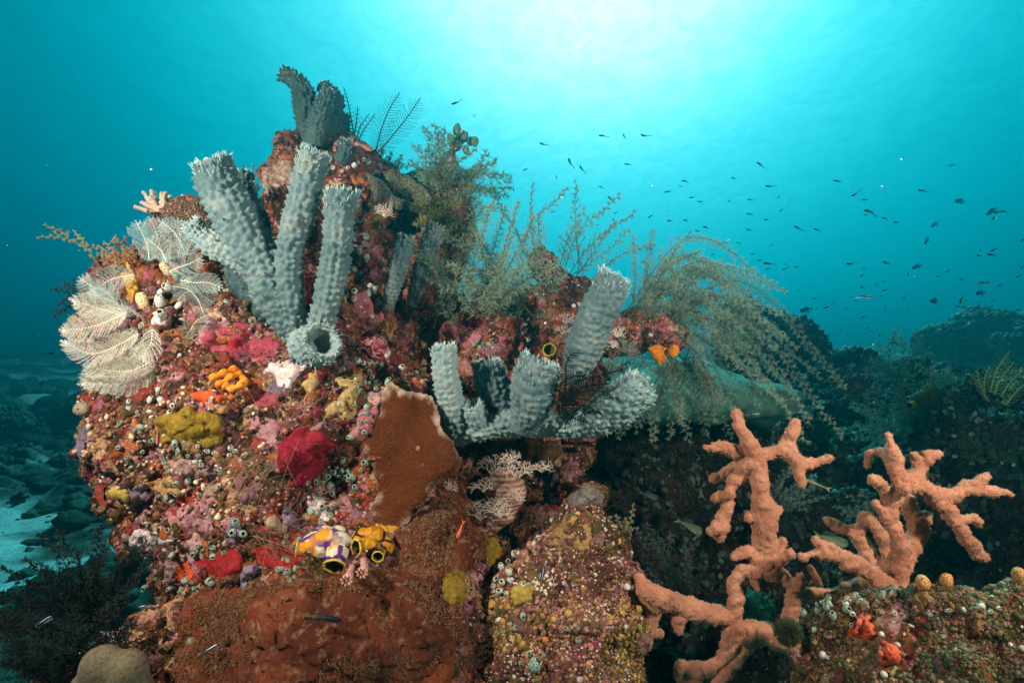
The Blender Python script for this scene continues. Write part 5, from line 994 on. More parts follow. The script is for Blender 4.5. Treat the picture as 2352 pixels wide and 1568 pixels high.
E3 = [(1455, 545), (1500, 530), (1520, 590), (1560, 600), (1610, 575), (1655, 612), (1700, 640), (1770, 655), (1800, 668), (1745, 690), (1690, 680), (1640, 660), (1790, 720), (1800, 770), (1830, 800), (1880, 870), (1940, 890), (1935, 1000), (1860, 960), (1780, 860), (1740, 800), (1700, 760), (1850, 1010), (1740, 900), (1690, 840), (1640, 760), (1600, 700), (1560, 660), (1700, 950), (1480, 600), (1530, 640), (1500, 680), (1580, 620), (1620, 640), (1660, 600), (1720, 625), (1560, 560), (1750, 740), (1670, 720), (1610, 800)]
bush('bushy_hydroid', 'huge drooping grey green hydroid bush arching to the right of the ledge', (1480, 740, 1.66), fan((1485, 745, 1.64), E3, .45, 78, .22, 3, 38), 34, 7.5, 8, tip=(.34, .46, .33), c1=(.14, .19, .11), r=.0015, lr=.0009)
E5 = [(1500, 860), (1550, 880), (1590, 900), (1640, 880), (1680, 860), (1720, 850), (1760, 870), (1620, 830), (1570, 790), (1640, 790), (1700, 800), (1540, 740), (1600, 740), (1660, 730), (1740, 930), (1690, 950), (1630, 960), (1570, 970), (1790, 920), (1520, 930), (1720, 700), (1820, 900), (1780, 800), (1650, 680)]
bush('bushy_hydroid', 'wispy grey green cloud of hydroid threads veiling the pale boulder coral', (1490, 790, 1.72), fan((1495, 770, 1.70), E5, .5, 50, .20, 9, 34), 30, 7, 8, tip=(.34, .50, .38), c1=(.16, .24, .16), r=.0012, lr=.0008)
E4 = [(1420, 1000), (1460, 990), (1500, 1010), (1540, 1000), (1580, 1010), (1620, 1000), (1640, 960), (1680, 1000), (1600, 940), (1560, 960), (1520, 930), (1660, 920), (1480, 940), (1700, 930), (1620, 870), (1440, 930)]
bush('bushy_hydroid', 'dark brown tangle of hydroid stems hanging below the orange drop', (1560, 830, 1.68), fan((1555, 810, 1.70), E4, .5, 5, .15, 5, 25), 38, 8, 7, c0=(.07, .05, .03), c1=(.12, .13, .08), tip=(.24, .29, .20))
bush('bushy_hydroid', 'brown green hydroid fronds behind the tall right tube', (1400, 850, 1.6), fan((1400, 860, 1.62), [(1360, 960), (1420, 940), (1450, 900), (1470, 860), (1430, 840), (1480, 800), (1400, 920), (1395, 780), (1440, 780)], .5, 0, .08, 8, 14), 28, 8, 7, c0=(.10, .06, .03), c1=(.14, .10, .06), tip=(.30, .28, .20))
# tower bush with its lumpy core
v, n, t, q = blob(S([(1045, 330, 1.66, 26), (1062, 318, 1.66, 20), (1035, 370, 1.66, 30), (1020, 410, 1.66, 34), (1040, 440, 1.66, 38), (1005, 460, 1.66, 30), (1035, 490, 1.68, 42), (1000, 500, 1.68, 26), (1060, 400, 1.67, 26), (1020, 540, 1.7, 44), (1010, 590, 1.72, 44)]), .007, 3); n = vnormals(v, t, q); v = rough(v, n, .02, .014, .005, 9); towr = (v, t, q)
obj('reef_rock', towr, M_REEF, label='slim overgrown knob of rock inside the upper hydroid bush', cat='rock'); TREES['T'] = tree(towr); confetti(towr, 1600, 1500, 9, [(.10, .10, .05), (.20, .15, .09), (.30, .13, .08), (.07, .09, .05), (.35, .30, .22)], [(.10, .12, .04), (.16, .14, .05)], .005, .012)
ET = [(945, 375), (960, 335), (975, 295), (1000, 290), (1020, 300), (950, 410), (935, 440), (960, 470), (1140, 370), (1160, 400), (1175, 430), (1165, 450), (1130, 440), (1150, 480), (1120, 350), (1100, 380), (930, 470), (1110, 500), (985, 340), (1090, 345)]
bush('bushy_hydroid', 'blue grey hydroid sprays bristling around the slim upper rock knob', (1040, 450, 1.6), fan((1040, 430, 1.6), ET + [(x + 12, y + 14) for x, y in ET[::3]], .5, 12, .12, 11, 34), 34, 7, 9, c1=(.09, .15, .09), tip=(.26, .38, .26))
bush('bushy_hydroid', 'fuzzy yellow green hydroid tuft at the foot of the upper bush', (1010, 480, 1.6), fan((1020, 490, 1.6), [(950, 480), (960, 510), (985, 530), (1020, 540), (1060, 520), (1080, 490), (1000, 450), (1060, 460), (975, 460)], .5, 0, .08, 12, 16), 26, 6, 8, c0=(.12, .10, .02), c1=(.17, .18, .04), tip=(.30, .32, .08))
for i, (x, y, w) in enumerate([(1049, 300, 18), (1062, 312, 17), (1078, 325, 16), (1090, 325, 17), (1040, 318, 16), (1055, 332, 15), (1072, 345, 15), (1083, 400, 16), (1050, 290, 10)]):
    o = bpy.data.objects.new('sea_squirt', SQ['d'][i % 3]); COL.objects.link(o); s = w * 1.6 / F / 1.15; o.location = P(x, y + w * .6, 1.60 + .01 * (i % 3)); o.scale = (s, s, s * .9); o.rotation_euler = (.2, .3 * math.sin(i * 2), i); tag(o, 'dark green sea squirt in the bunch crowning the upper hydroid bush', 'sea squirt', 'dark green sea squirts on top of the upper bush')
# dark feathers on the skyline
dk = (.035, .075, .07)
e = empty('feather_hydroid', P(862, 350, 1.62), label='pair of tall dark feather hydroids standing on the skyline right of the pinnacle', cat='hydroid')
feather('plume', [(862, 352, 1.60), (875, 300, 1.60), (895, 250, 1.60), (918, 213, 1.60)], 34, 6.5, e, dk, dk, .0014, False, .0009, .3, 31); feather('plume', [(866, 352, 1.58), (895, 320, 1.58), (935, 270, 1.58), (966, 225, 1.58)], 34, 6.5, e, dk, dk, .0014, False, .0009, .3, 32)
e = empty('feather_hydroid', P(815, 325, 1.62), label='sparse dark forked hydroid twig between pinnacle and tall feathers', cat='hydroid')
for i, l in enumerate([[(815, 325), (808, 280), (800, 240), (789, 200)], [(818, 325), (828, 290), (848, 262)], [(822, 328), (835, 300), (862, 262)], [(812, 322), (818, 285), (822, 245)]]): feather('plume', [(x, y, 1.6) for x, y in l], 14, 8, e, dk, dk, .0014, False, .0009, .3, 40 + i)
bush('bushy_hydroid', 'dark teal ferny hydroid tuft behind the anthias', (890, 385, 1.66), fan((890, 392, 1.66), [(862, 350), (880, 345), (900, 352), (925, 360), (945, 378), (915, 372), (870, 370)], .5, 5, .05, 15, 14), 22, 6, 6, c0=(.05, .07, .05), c1=(.07, .12, .09), tip=(.14, .22, .15))
bush('bushy_hydroid', 'small dark hydroid sprig beside the top of the tallest left tube', (570, 440, 1.48), fan((575, 450, 1.48), [(562, 380), (585, 400), (590, 430), (580, 385)], .5, 5, .02, 16, 4), 14, 7, 5, c0=(.06, .06, .04), c1=(.08, .10, .07), tip=(.18, .2, .14))
bush('twig_hydroid', 'long thin yellowish twig hydroid sticking out to the left into open water', (228, 605, 1.45), [[(232, 612, 1.42), (190, 570, 1.42), (140, 548, 1.42), (84, 547, 1.42)], [(150, 552, 1.42), (145, 538, 1.42), (101, 520, 1.42)], [(195, 575, 1.42), (185, 555, 1.42), (166, 535, 1.42)]], 12, 9, 5, c0=(.30, .20, .06), c1=(.36, .27, .10), tip=(.5, .4, .18))
bush('twig_hydroid', 'orange brown twiggy tuft among the feathers on the upper left edge', (290, 620, 1.4), fan((290, 620, 1.38), [(220, 565), (228, 585), (245, 560), (260, 555), (270, 545), (240, 600), (285, 548), (300, 560)], .5, 5, .03, 18, 8), 16, 6, 6, c0=(.20, .06, .03), c1=(.34, .16, .06), tip=(.55, .35, .15))
bush('bushy_hydroid', 'dark teal hydroid sprigs behind the left edge of the white plumes', (190, 690, 1.6), fan((200, 690, 1.62), [(120, 665), (130, 700), (125, 725), (150, 650), (170, 640)], .5, 0, .04, 19, 8), 20, 6, 6, c0=(.04, .06, .06), c1=(.05, .09, .09), tip=(.10, .17, .16))
# right background and cave hydroids
bush('bushy_hydroid', 'grey brown wispy hydroid in the dark gap between the cone and the peach sponges', (1560, 1390, 1.6), fan((1570, 1400, 1.62), [(1490, 1200), (1500, 1240), (1540, 1230), (1580, 1250), (1600, 1230), (1480, 1280), (1530, 1290), (1500, 1320), (1610, 1300), (1570, 1320), (1460, 1220)], .5, 0, .1, 21, 14), 30, 8, 7, c0=(.06, .05, .03), c1=(.10, .10, .07), tip=(.22, .23, .17))
bush('bushy_hydroid', 'olive hydroid sprig tuft on the shoulder of the speckled cone', (1420, 1250, 1.3), fan((1415, 1260, 1.3), [(1400, 1190), (1420, 1180), (1440, 1190), (1448, 1220), (1450, 1170), (1395, 1220), (1430, 1210)], .5, 0, .03, 22, 10), 18, 6, 5, c0=(.14, .11, .05), c1=(.17, .15, .08), tip=(.32, .3, .18))
bush('bushy_hydroid', 'grey hydroid fronds glimpsed behind the left peach sponge', (1830, 1150, 1.7), fan((1780, 1160, 1.75), [(1830, 1060), (1870, 1090), (1880, 1110), (1850, 1130), (1800, 1080), (1845, 1170), (1890, 1140)], .5, 0, .06, 23, 12), 24, 7, 6, c0=(.06, .07, .06), c1=(.12, .15, .12), tip=(.25, .3, .24))
bush('bushy_hydroid', 'grey hydroid fronds between the two peach sponges', (1990, 1180, 1.7), fan((2010, 1190, 1.75), [(1920, 1160), (1935, 1180), (1950, 1140), (1980, 1130), (1925, 1200)], .5, 0, .06, 24, 12), 24, 7, 6, c0=(.06, .07, .06), c1=(.12, .15, .12), tip=(.25, .3, .24))
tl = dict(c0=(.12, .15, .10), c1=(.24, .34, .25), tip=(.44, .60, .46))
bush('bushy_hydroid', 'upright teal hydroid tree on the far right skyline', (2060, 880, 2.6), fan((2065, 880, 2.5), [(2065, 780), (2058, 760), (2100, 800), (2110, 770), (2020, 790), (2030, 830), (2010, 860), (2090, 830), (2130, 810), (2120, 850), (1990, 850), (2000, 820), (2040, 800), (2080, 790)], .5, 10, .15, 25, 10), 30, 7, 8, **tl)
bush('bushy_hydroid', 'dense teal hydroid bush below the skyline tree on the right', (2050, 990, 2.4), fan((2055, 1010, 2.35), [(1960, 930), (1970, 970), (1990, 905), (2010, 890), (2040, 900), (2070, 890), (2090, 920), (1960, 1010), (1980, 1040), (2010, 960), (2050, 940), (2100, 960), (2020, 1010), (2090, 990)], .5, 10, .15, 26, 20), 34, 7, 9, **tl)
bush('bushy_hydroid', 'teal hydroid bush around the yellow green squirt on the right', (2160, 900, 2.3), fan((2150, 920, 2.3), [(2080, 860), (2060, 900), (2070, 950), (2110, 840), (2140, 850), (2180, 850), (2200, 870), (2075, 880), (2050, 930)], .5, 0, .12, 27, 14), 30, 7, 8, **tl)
e = empty('feather_hydroid', P(2280, 900, 2.2), label='yellow green fern hydroid fronds at the right edge', cat='hydroid')
yg = (.34, .42, .16)
for i, l in enumerate([[(2275, 900), (2290, 850), (2318, 808)], [(2285, 905), (2300, 870), (2330, 830)], [(2300, 910), (2320, 880), (2348, 850)], [(2262, 905), (2262, 870), (2275, 840)], [(2270, 920), (2250, 880), (2245, 850)], [(2310, 930), (2335, 900), (2356, 880)]]): feather('plume', [(x, y, 2.0) for x, y in l], 20, 7, e, yg, yg, .002, False, .0016, .4, 60 + i)
# black feather stars
def crinoid(label, c, arms, col=(.006, .007, .006), side=22, gap=5.5):
    e = empty('feather_star', P(*c), label=label, cat='feather star')
    for i, a in enumerate(arms): feather('arm', a, side, gap, e, col, col, .0012, False, .0012, .25, 70 + i, side=1.2)
crinoid('black feather star clinging between the round cup and the right cup', (1290, 920, 1.26), [[(1290, 925, 1.22), (1300, 880, 1.20), (1300, 840, 1.19), (1315, 812, 1.18), (1340, 812, 1.17)], [(1290, 925, 1.2), (1320, 880, 1.18), (1380, 862, 1.16), (1440, 845, 1.15)], [(1290, 925, 1.2), (1330, 900, 1.17), (1390, 900, 1.16), (1410, 920, 1.15)], [(1290, 930, 1.2), (1340, 930, 1.17), (1380, 950, 1.15)], [(1290, 935, 1.2), (1320, 960, 1.17), (1350, 970, 1.16)],
  [(1285, 920, 1.2), (1290, 880, 1.18), (1330, 862, 1.17), (1350, 870, 1.17)], [(1290, 925, 1.19), (1330, 915, 1.16), (1370, 925, 1.15)], [(1280, 930, 1.2), (1290, 960, 1.18), (1310, 975, 1.17)], [(1295, 920, 1.2), (1340, 890, 1.18), (1400, 880, 1.17)]])
crinoid('large black feather star on the far right reef edge', (2230, 930, 2.2), [[(2250, 930, 2.1), (2235, 880, 2.08), (2200, 850, 2.06), (2185, 855, 2.05)], [(2255, 930, 2.1), (2250, 880, 2.08), (2225, 840, 2.06)], [(2260, 930, 2.1), (2270, 885, 2.08), (2265, 850, 2.06)], [(2240, 935, 2.1), (2215, 900, 2.08), (2190, 880, 2.06)], [(2265, 935, 2.1), (2290, 900, 2.07), (2300, 870, 2.06)], [(2245, 940, 2.1), (2220, 930, 2.07), (2200, 910, 2.06)]], side=20, gap=5)
# dark fans bottom left, wispy brown ones bottom centre
db = dict(c0=(.010, .010, .008), c1=(.018, .022, .018), tip=(.03, .04, .035))
bush('fan_hydroid', 'nearly black hydroid fan spreading over the pale sand at lower left', (200, 1480, 1.25), fan((220, 1440, 1.22), [(140, 1220), (95, 1230), (225, 1215), (250, 1250), (10, 1300), (60, 1290), (0, 1350), (20, 1400), (100, 1300), (180, 1270), (280, 1290), (310, 1270), (350, 1280), (-20, 1380), (50, 1350), (130, 1340), (250, 1320), (320, 1330), (20, 1450), (-20, 1470)], .5, 8, .12, 31, 26), 40, 8, 8, r=.0015, **db)
bush('fan_hydroid', 'dark thicket of hydroids filling the bottom left corner', (120, 1568, 1.05), fan((200, 1580, 1.02), [(0, 1400), (60, 1420), (120, 1430), (30, 1480), (0, 1530), (100, 1480), (170, 1440), (250, 1400), (220, 1470), (150, 1500), (60, 1520), (-20, 1440), (280, 1380), (300, 1430)], .5, 5, .08, 32, 50), 60, 7, 14, r=.0016, **db)
wb = dict(c0=(.07, .03, .018), c1=(.11, .055, .03), tip=(.16, .09, .05))
bush('fan_hydroid', 'wispy brown hydroid fan at the bottom centre in front of the rusty sponge', (940, 1568, .88), fan((960, 1580, .86), [(880, 1430), (910, 1400), (940, 1480), (860, 1490), (1000, 1440), (1010, 1490), (820, 1530), (900, 1470)], .5, 5, .01, 33, 24), 44, 9, 5, r=.0008, lr=.0004, **wb)
bush('fan_hydroid', 'faint brown hydroid frond right of the wispy fan', (1080, 1568, .95), fan((1085, 1570, .93), [(1075, 1380), (1100, 1400), (1120, 1430), (1060, 1440), (1130, 1480)], .5, 5, .01, 34, 14), 34, 9, 5, r=.0009, lr=.0004, **wb)
# long fine threads
m = m_plain('thread', (.22, .15, .08), (.32, .24, .13), 20, .0002); rs = np.random.RandomState(5)
for lb, x, y, n, ang, L in [('bundle of fine hair like threads combing across the centre left of the outcrop', 610, 1235, 46, 0.3, 150), ('spray of fine hair like threads left of the crimson sponge', 620, 1060, 34, 2.4, 110), ('spray of fine hair threads above the crimson sponge', 660, 985, 26, -1.2, 90), ('fine hair threads arching below the mauve crust', 540, 1100, 26, -.6, 90), ('fine hair threads drooping left of the yellow sea squirts', 650, 1330, 20, 1.2, 110)]:
    g = Geo(); h = cast(x, y)
    for k in range(n):
        a = ang + rs.normal(0, .5); bx, by = x + rs.normal(0, 30), y + rs.normal(0, 22); hb = cast(bx, by)
        if hb is None: continue
        p0 = hb[0]; u = 1.3 / F; ln = L * u * rs.uniform(.5, 1.1); dx = np.array([math.cos(a), 0, -math.sin(a)]); up = np.array([0, -1, 0]); p1 = p0 + up * ln * .35 + dx * ln * .4 + np.array([0, 0, .1 * ln]); p2 = p0 + up * ln * .3 + dx * ln * .9 + np.array([0, 0, rs.normal(0, .15) * ln])
        tube(g, catmull(np.array([p0, p1, p2]), 8), np.full(8, .00035), 3)
    obj('thread_hydroid', g, m, base=h[0], kind='stuff', label=lb)
# white lace corals and red seaweed
def lace(name, label, c, r, seed, mat, lvl=4, cat='coral', thick=.0014, aim=None, spread=.6, nb=5, wid=1.0):
    rs = np.random.RandomState(seed); g = Geo(); o = P(*c); u = c[2] / F; L0 = r * u * .42; ends = []
    for k in range(nb): a = (aim if aim is not None else 1.57) + (k / (nb - 1) - .5) * spread * 2.6; ends.append((o, norm(np.array([math.cos(a), -.3 + .3 * rs.normal(), math.sin(a)])), L0, thick))
    for l in range(lvl):
        A, B_, r0, r1, nx = [], [], [], [], []
        for p, d, L, t in ends:
            q_ = p + d * L; A.append(p); B_.append(q_); r0.append(t); r1.append(t * .75)
            for s in (-1, 1): sd = norm(np.cross(d, [0, 1, .2])) * s; nx.append((p + d * L * (1 if s > 0 else .6), norm(d + sd * rs.uniform(.5, 1.0) + .25 * rs.normal(0, 1, 3)), L * rs.uniform(.55, .85), t * .75))
        prisms(g, np.array(A), np.array(B_), np.array(r0), np.array(r1)); ends = nx
    return obj(name, g, mat, base=o, label=label, cat=cat)
M_LACE = m_plain('lace_white', (.66, .52, .40), (.78, .66, .54), 60, .0003); M_RSEA = m_plain('red_seaweed', (.45, .10, .12), (.58, .18, .20), 60)
for i, (x, y, d, r, a, lb) in enumerate([(1130, 1090, 1.33, 52, 1.9, 'white lace coral branch at the top of the cluster beside the plate coral'), (1190, 1100, 1.30, 50, .8, 'white lace coral branch fanning right over the fan shell'), (1180, 1150, 1.29, 46, .1, 'white lace coral branch on the right side of the fan shell'), (1110, 1130, 1.3, 40, 2.6, 'white lace coral branch left of the fan shell'),
   (1105, 1195, 1.29, 52, -1.6, 'white lace coral branch hanging at the lower left of the cluster'), (1150, 1190, 1.28, 50, -.9, 'white lace coral branch hanging at the lower right of the cluster'), (1170, 1065, 1.33, 36, 1.1, 'white lace coral sprig under the dark slab'), (1130, 1180, 1.28, 40, -2.2, 'white lace coral branch low in the middle of the cluster'), (1245, 1085, 1.36, 36, -1.4, 'white lace coral sprig by the green patch at the cave roof'),
   (885, 495, 1.5, 34, 1.4, 'cream lace coral tuft under the drooping plate coral'), (885, 500, 1.5, 28, -1.4, 'cream lace coral tuft hanging below the other cream one'), (1300, 745, 1.5, 34, 1.5, 'white lace coral sprig left of the tall right tube'), (1295, 770, 1.49, 30, -.6, 'white lace coral sprig lower left of the tall right tube'), (1418, 775, 1.5, 30, .4, 'white lace coral sprig just right of the tall right tube'), (1408, 800, 1.5, 24, -.4, 'small white lace coral sprig lower right of the tall right tube'),
   (1020, 1095, 1.3, 34, -1.3, 'white lace coral sprig below the tip of the brown plate'), (955, 1190, 1.28, 34, .4, 'tiny white lace sprig by the lower point of the brown plate'), (1035, 1130, 1.27, 30, -1.5, 'pale lace coral drooping on the rusty sheet'), (1120, 1400, 1.2, 30, .1, 'small white lace sprig between the rusty sheet and the cone'), (955, 1225, 1.2, 22, -1.5, 'tiny white lace tip on the rusty sheet')]):
    lace('lace_coral', lb, (x, y, d), r, i, M_LACE, 5 if r > 35 else 4)
for i, (x, y, d, a, lb) in enumerate([(850, 815, 1.33, .8, 'red branching seaweed fan right of the squat cup'), (862, 812, 1.33, 2.2, 'second red seaweed fan overlapping the first')]): lace('red_seaweed', lb, (x, y, d), 46, 50 + i, M_RSEA, 4, 'seaweed', .0026)
# fan shell hidden in the lace coral
m = NT('fan_shell'); wv = m.n('TexWave'); wv.inputs['Scale'].default_value = 28; wv.inputs['Distortion'].default_value = 2.5; m.L(m.tc, wv.inputs['Vector']); wv.bands_direction = 'Z'; c = m.ramp(wv.outputs['Fac'], [(.3, (.28, .12, .08)), (.7, (.50, .30, .22))]); m.bump(m.noise(180, 3), .004); M_SH = m.done(c, .8, .2)
v, n, t, q = blob(S([(1150, 1110, 1.38, 40), (1165, 1130, 1.38, 46), (1150, 1170, 1.38, 38), (1130, 1200, 1.38, 26)]), .005, 8); n = vnormals(v, t, q); obj('fan_shell', (v + n * (.003 * fbm(v, 90, 2, 3))[:, None], t, q), M_SH, label='ribbed pinkish brown shell overgrown with lace coral', cat='shell')
# spiky emerald sponges
M_EM = m_plain('emerald_sponge', (.008, .06, .04), (.016, .11, .07), 60, .002)
for lb, lst in [('spiky emerald green sponge seen through the loop of the left peach sponge', [(1735, 1385, 1.5, 26), (1755, 1395, 1.5, 24), (1740, 1415, 1.5, 28), (1720, 1400, 1.5, 22)]), ('small spiky green sponge left of the peach loop', [(1640, 1398, 1.5, 18), (1655, 1402, 1.5, 16), (1625, 1402, 1.5, 14)])]:
    v, n, t, q = blob(S(lst), .004, 3); n = vnormals(v, t, q); w = worley(v * 75, 4); v = v + n * (.016 * np.clip(1 - w / .55, 0, 1) ** 1.5)[:, None]; obj('spiky_sponge', (v, t, q), M_EM, label=lb, cat='sponge')
M_FUZ = m_attr('fuzz', .0002, 200, .9, .1, .2)
g = Geo(); rs = np.random.RandomState(3); c = P(1965 - 20, 1465 - 15, 1.0) * 0 + P(1810, 1450, 1.02); dd = norm(rs.normal(0, 1, (2600, 3))); prisms(g, c + dd * .010, c + dd * (.019 + .007 * rs.rand(2600, 1)), .0006, .0002, palette(rs, 2600, [(.04, .06, .03), (.06, .09, .04), (.09, .09, .04)])); tv, tf = ICO[2]; g.add(c + tv * .015, tf, None, (.03, .05, .025)); obj('fuzzy_ball', g, M_FUZ, label='fuzzy olive green algae ball at the left end of the corner boulder', cat='algae')
# finger coral upper left and dark corals on the far skyline
g = []; rs = np.random.RandomState(8)
for k in range(26):
    x0, y0 = 368 + rs.normal(0, 10), 482; a = rs.uniform(-1.25, 1.25); L = rs.uniform(25, 52)
    for s in np.linspace(0, 1, 9): g.append((x0 + math.sin(a) * L * s, y0 - math.cos(a) * L * s * .95 + 2, 1.44 + .03 * math.sin(k), 5.6 - .6 * s))
v, n, t, q = blob(S(g), .0032, 1, 1); n = vnormals(v, t, q); v = v + n * (.0022 * (1 - worley(v * 110, 3)))[:, None]; obj('finger_coral', (v, t, q), m_plain('cream_coral', (.40, .26, .17), (.58, .44, .34), 70, .002, 200), label='cream pink finger coral cluster on the upper left edge', cat='coral')
def knobcoral(label, lst, n_, size, col, seed, vox=.03, name='bushy_coral'):
    v, nn, t, q = blob(S(lst), vox, 2); nn = vnormals(v, t, q); v = v + nn * (.06 * fbm(v, 3, 3, seed))[:, None]; e = empty(name, v.min(0) * [0, 0, 1] + v.mean(0) * [1, 1, 0], label=label, cat='coral'); obj('trunk', (v, t, q), m_plain('coral_core', tuple(x * .6 for x in col), tuple(x * .9 for x in col), 6), e)
    p, nr, rs = area_samples((v, t, q), n_, seed, face=-1); g = Geo(); tv, tf = ICO[1]; instances(g, tv, tf, p + nr * rs.rand(n_, 1) * size * 1.5, nr, size * (.4 + rs.rand(n_, 1) * .8) * np.array([.8, .8, 1.7]), col=palette(rs, n_, [col, tuple(x * 1.5 for x in col)]), jitter=.4); obj('crown', g, M_CONF, e)
knobcoral('dark bushy coral tree standing on the distant ridge right of the big hydroid', [(1820, 850, 3.9, 40), (1800, 800, 3.9, 36), (1825, 765, 3.9, 28), (1820, 738, 3.9, 14), (1850, 820, 3.9, 30), (1780, 850, 3.9, 36), (1862, 850, 3.9, 26), (1850, 775, 3.9, 18), (1790, 760, 3.9, 14)], 2600, .030, (.05, .075, .055), 3)
knobcoral('dark bushy coral left of the tall one on the distant ridge', [(1720, 760, 4.3, 32), (1700, 740, 4.3, 22), (1750, 790, 4.3, 36), (1720, 820, 4.3, 50), (1760, 750, 4.3, 18), (1690, 790, 4.3, 34)], 2200, .032, (.05, .075, .055), 4)
knobcoral('low dark spiky coral plate on the distant ridge', [(1940, 862, 3.7, 34), (1970, 868, 3.7, 34), (1990, 880, 3.7, 30), (1910, 870, 3.7, 34), (1900, 850, 3.9, 26)], 1800, .028, (.05, .08, .06), 5)
def farmound(lst, label, seed, col=(.07, .085, .06), n_=2500):
    v, nn, t, q = blob(S(lst), .07, 3); nn = vnormals(v, t, q); v = v + nn * (.16 * fbm(v, 1.6, 3, seed) + .05 * fbm(v, 6, 3, seed))[:, None]; e = empty('reef_mound', v.min(0) * [0, 0, 1] + v.mean(0) * [1, 1, 0], label=label, cat='reef mound'); obj('rock_core', (v, t, q), m_plain('far_mound', col, tuple(x * 1.8 for x in col), 3, .03, 9), e)
    p, nr, rs = area_samples((v, t, q), n_, seed, face=-.3); g = Geo(); tv, tf = ICO[1]; instances(g, tv, tf, p, nr, .045 * (.3 + rs.rand(n_, 1)) * np.array([1, 1, 1.2]), col=palette(rs, n_, [col, tuple(x * 1.7 for x in col)]), jitter=.5); obj('coral_cover', g, M_CONF, e, kind='stuff')
farmound([(2240, 800, 7.6, 90), (2200, 820, 7.6, 80), (2290, 790, 7.6, 84), (2340, 800, 7.5, 80), (2170, 830, 7.6, 46), (2300, 850, 7.3, 100), (2390, 800, 7.5, 90), (2220, 870, 7.5, 90)], 'large hazy coral covered mound on the right skyline', 6, n_=6000)
farmound([(2050, 900, 5.5, 60), (2120, 880, 5.5, 60), (1980, 900, 5.5, 50), (1880, 880, 5.6, 50)], 'lower hazy reef hump in front of the skyline mound', 7)
for i, (x, y, d, r, k, lb) in enumerate([(60, 1080, 8.5, 90, .7, 'far coral boulder left edge above the sand'), (200, 1100, 7.5, 70, .6, 'far dark coral head beyond the left bulge'), (190, 1060, 9, 60, .6, 'far coral head near the upper sand patch'), (20, 1000, 11, 90, .5, 'hazy coral ridge at far left'), (160, 980, 12, 80, .5, 'hazy coral head beneath the small fish'), (60, 1180, 6.5, 60, .5, 'dark coral patch on the pale sand'), (240, 1165, 7, 46, .6, 'dark coral head close to the outcrop foot')]):
    farmound([(x, y, d, r * .6), (x + r * .7, y + r * .1, d, r * .45), (x - r * .7, y + r * .15, d * 1.02, r * .45), (x + r * .2, y - r * .2, d * 1.03, r * .4)], lb, 20 + i, (.05, .06, .045), 900)
# ------------------------------------------------------------------ fish
M_FDK = m_plain('fish_dark', (.020, .030, .035), (.04, .05, .055), 8, .0, 10, .4, .5)
m = NT('fish_striped'); gm = m.n('SeparateXYZ'); m.L(m.tc, gm.inputs[0]); c = m.ramp(m.math('ADD', m.math('MULTIPLY', gm.outputs['Z'], 4.5), .5), [(0.0, (.42, .45, .52)), (.40, (.012, .014, .03)), (.70, (.85, .9, .95)), (.80, (.03, .03, .04))], 'CONSTANT'); M_FST = m.done(c, .3, .6)
m = NT('fish_striped_top'); gm = m.n('SeparateXYZ'); m.L(m.tc, gm.inputs[0]); c = m.ramp(m.math('ADD', m.math('MULTIPLY', gm.outputs['Z'], 4.5), .5), [(0.0, (.45, .42, .45)), (.42, (.02, .02, .04)), (.72, (.9, .85, .72))], 'CONSTANT'); M_FST2 = m.done(c, .3, .6)
M_FIN = m_plain('fish_fin', (.03, .05, .06), (.06, .08, .09), 5)
def fish_body(hh=.095, ww=.07, bend=0.0, n=18, ns=12, tail=.16, nose=.35, deep=None):
    """unit fish: head at +X/2, tail root towards -X/2, in the XZ plane, bend curves it sideways"""
    t = np.linspace(0, 1, n); prof = (np.sin(np.pi * np.clip(t, 0, 1) ** .62) ** .75) * (1 - .35 * t) + .10 * (t > .85); prof = np.clip(prof, .06, None); prof[0] = .12
    x = .5 - t * (1 - tail); off = bend * (t - .25) ** 2 * np.sign(t - .25) * (t > .25)
    th = np.arange(ns) / ns * 2 * np.pi; v = np.stack([np.repeat(x[:, None], ns, 1), ww * prof[:, None] * np.cos(th), hh * prof[:, None] * np.sin(th)], -1)
    v[..., 2] += off[:, None] * .8; v[..., 1] += off[:, None] * .5
    return v.reshape(-1, 3), ringfaces(n, ns), off[-1]
def fin_plate(pts, th=.006):
    p = np.array(pts, float); n = len(p); v = np.vstack([p + [0, th / 2, 0], p - [0, th / 2, 0]]); t = [[0, i, i + 1] for i in range(1, n - 1)] + [[n, n + i + 1, n + i] for i in range(1, n - 1)]; q = [[i, (i + 1) % n, (i + 1) % n + n, i + n] for i in range(n)]; return v, np.array(t), np.array(q)
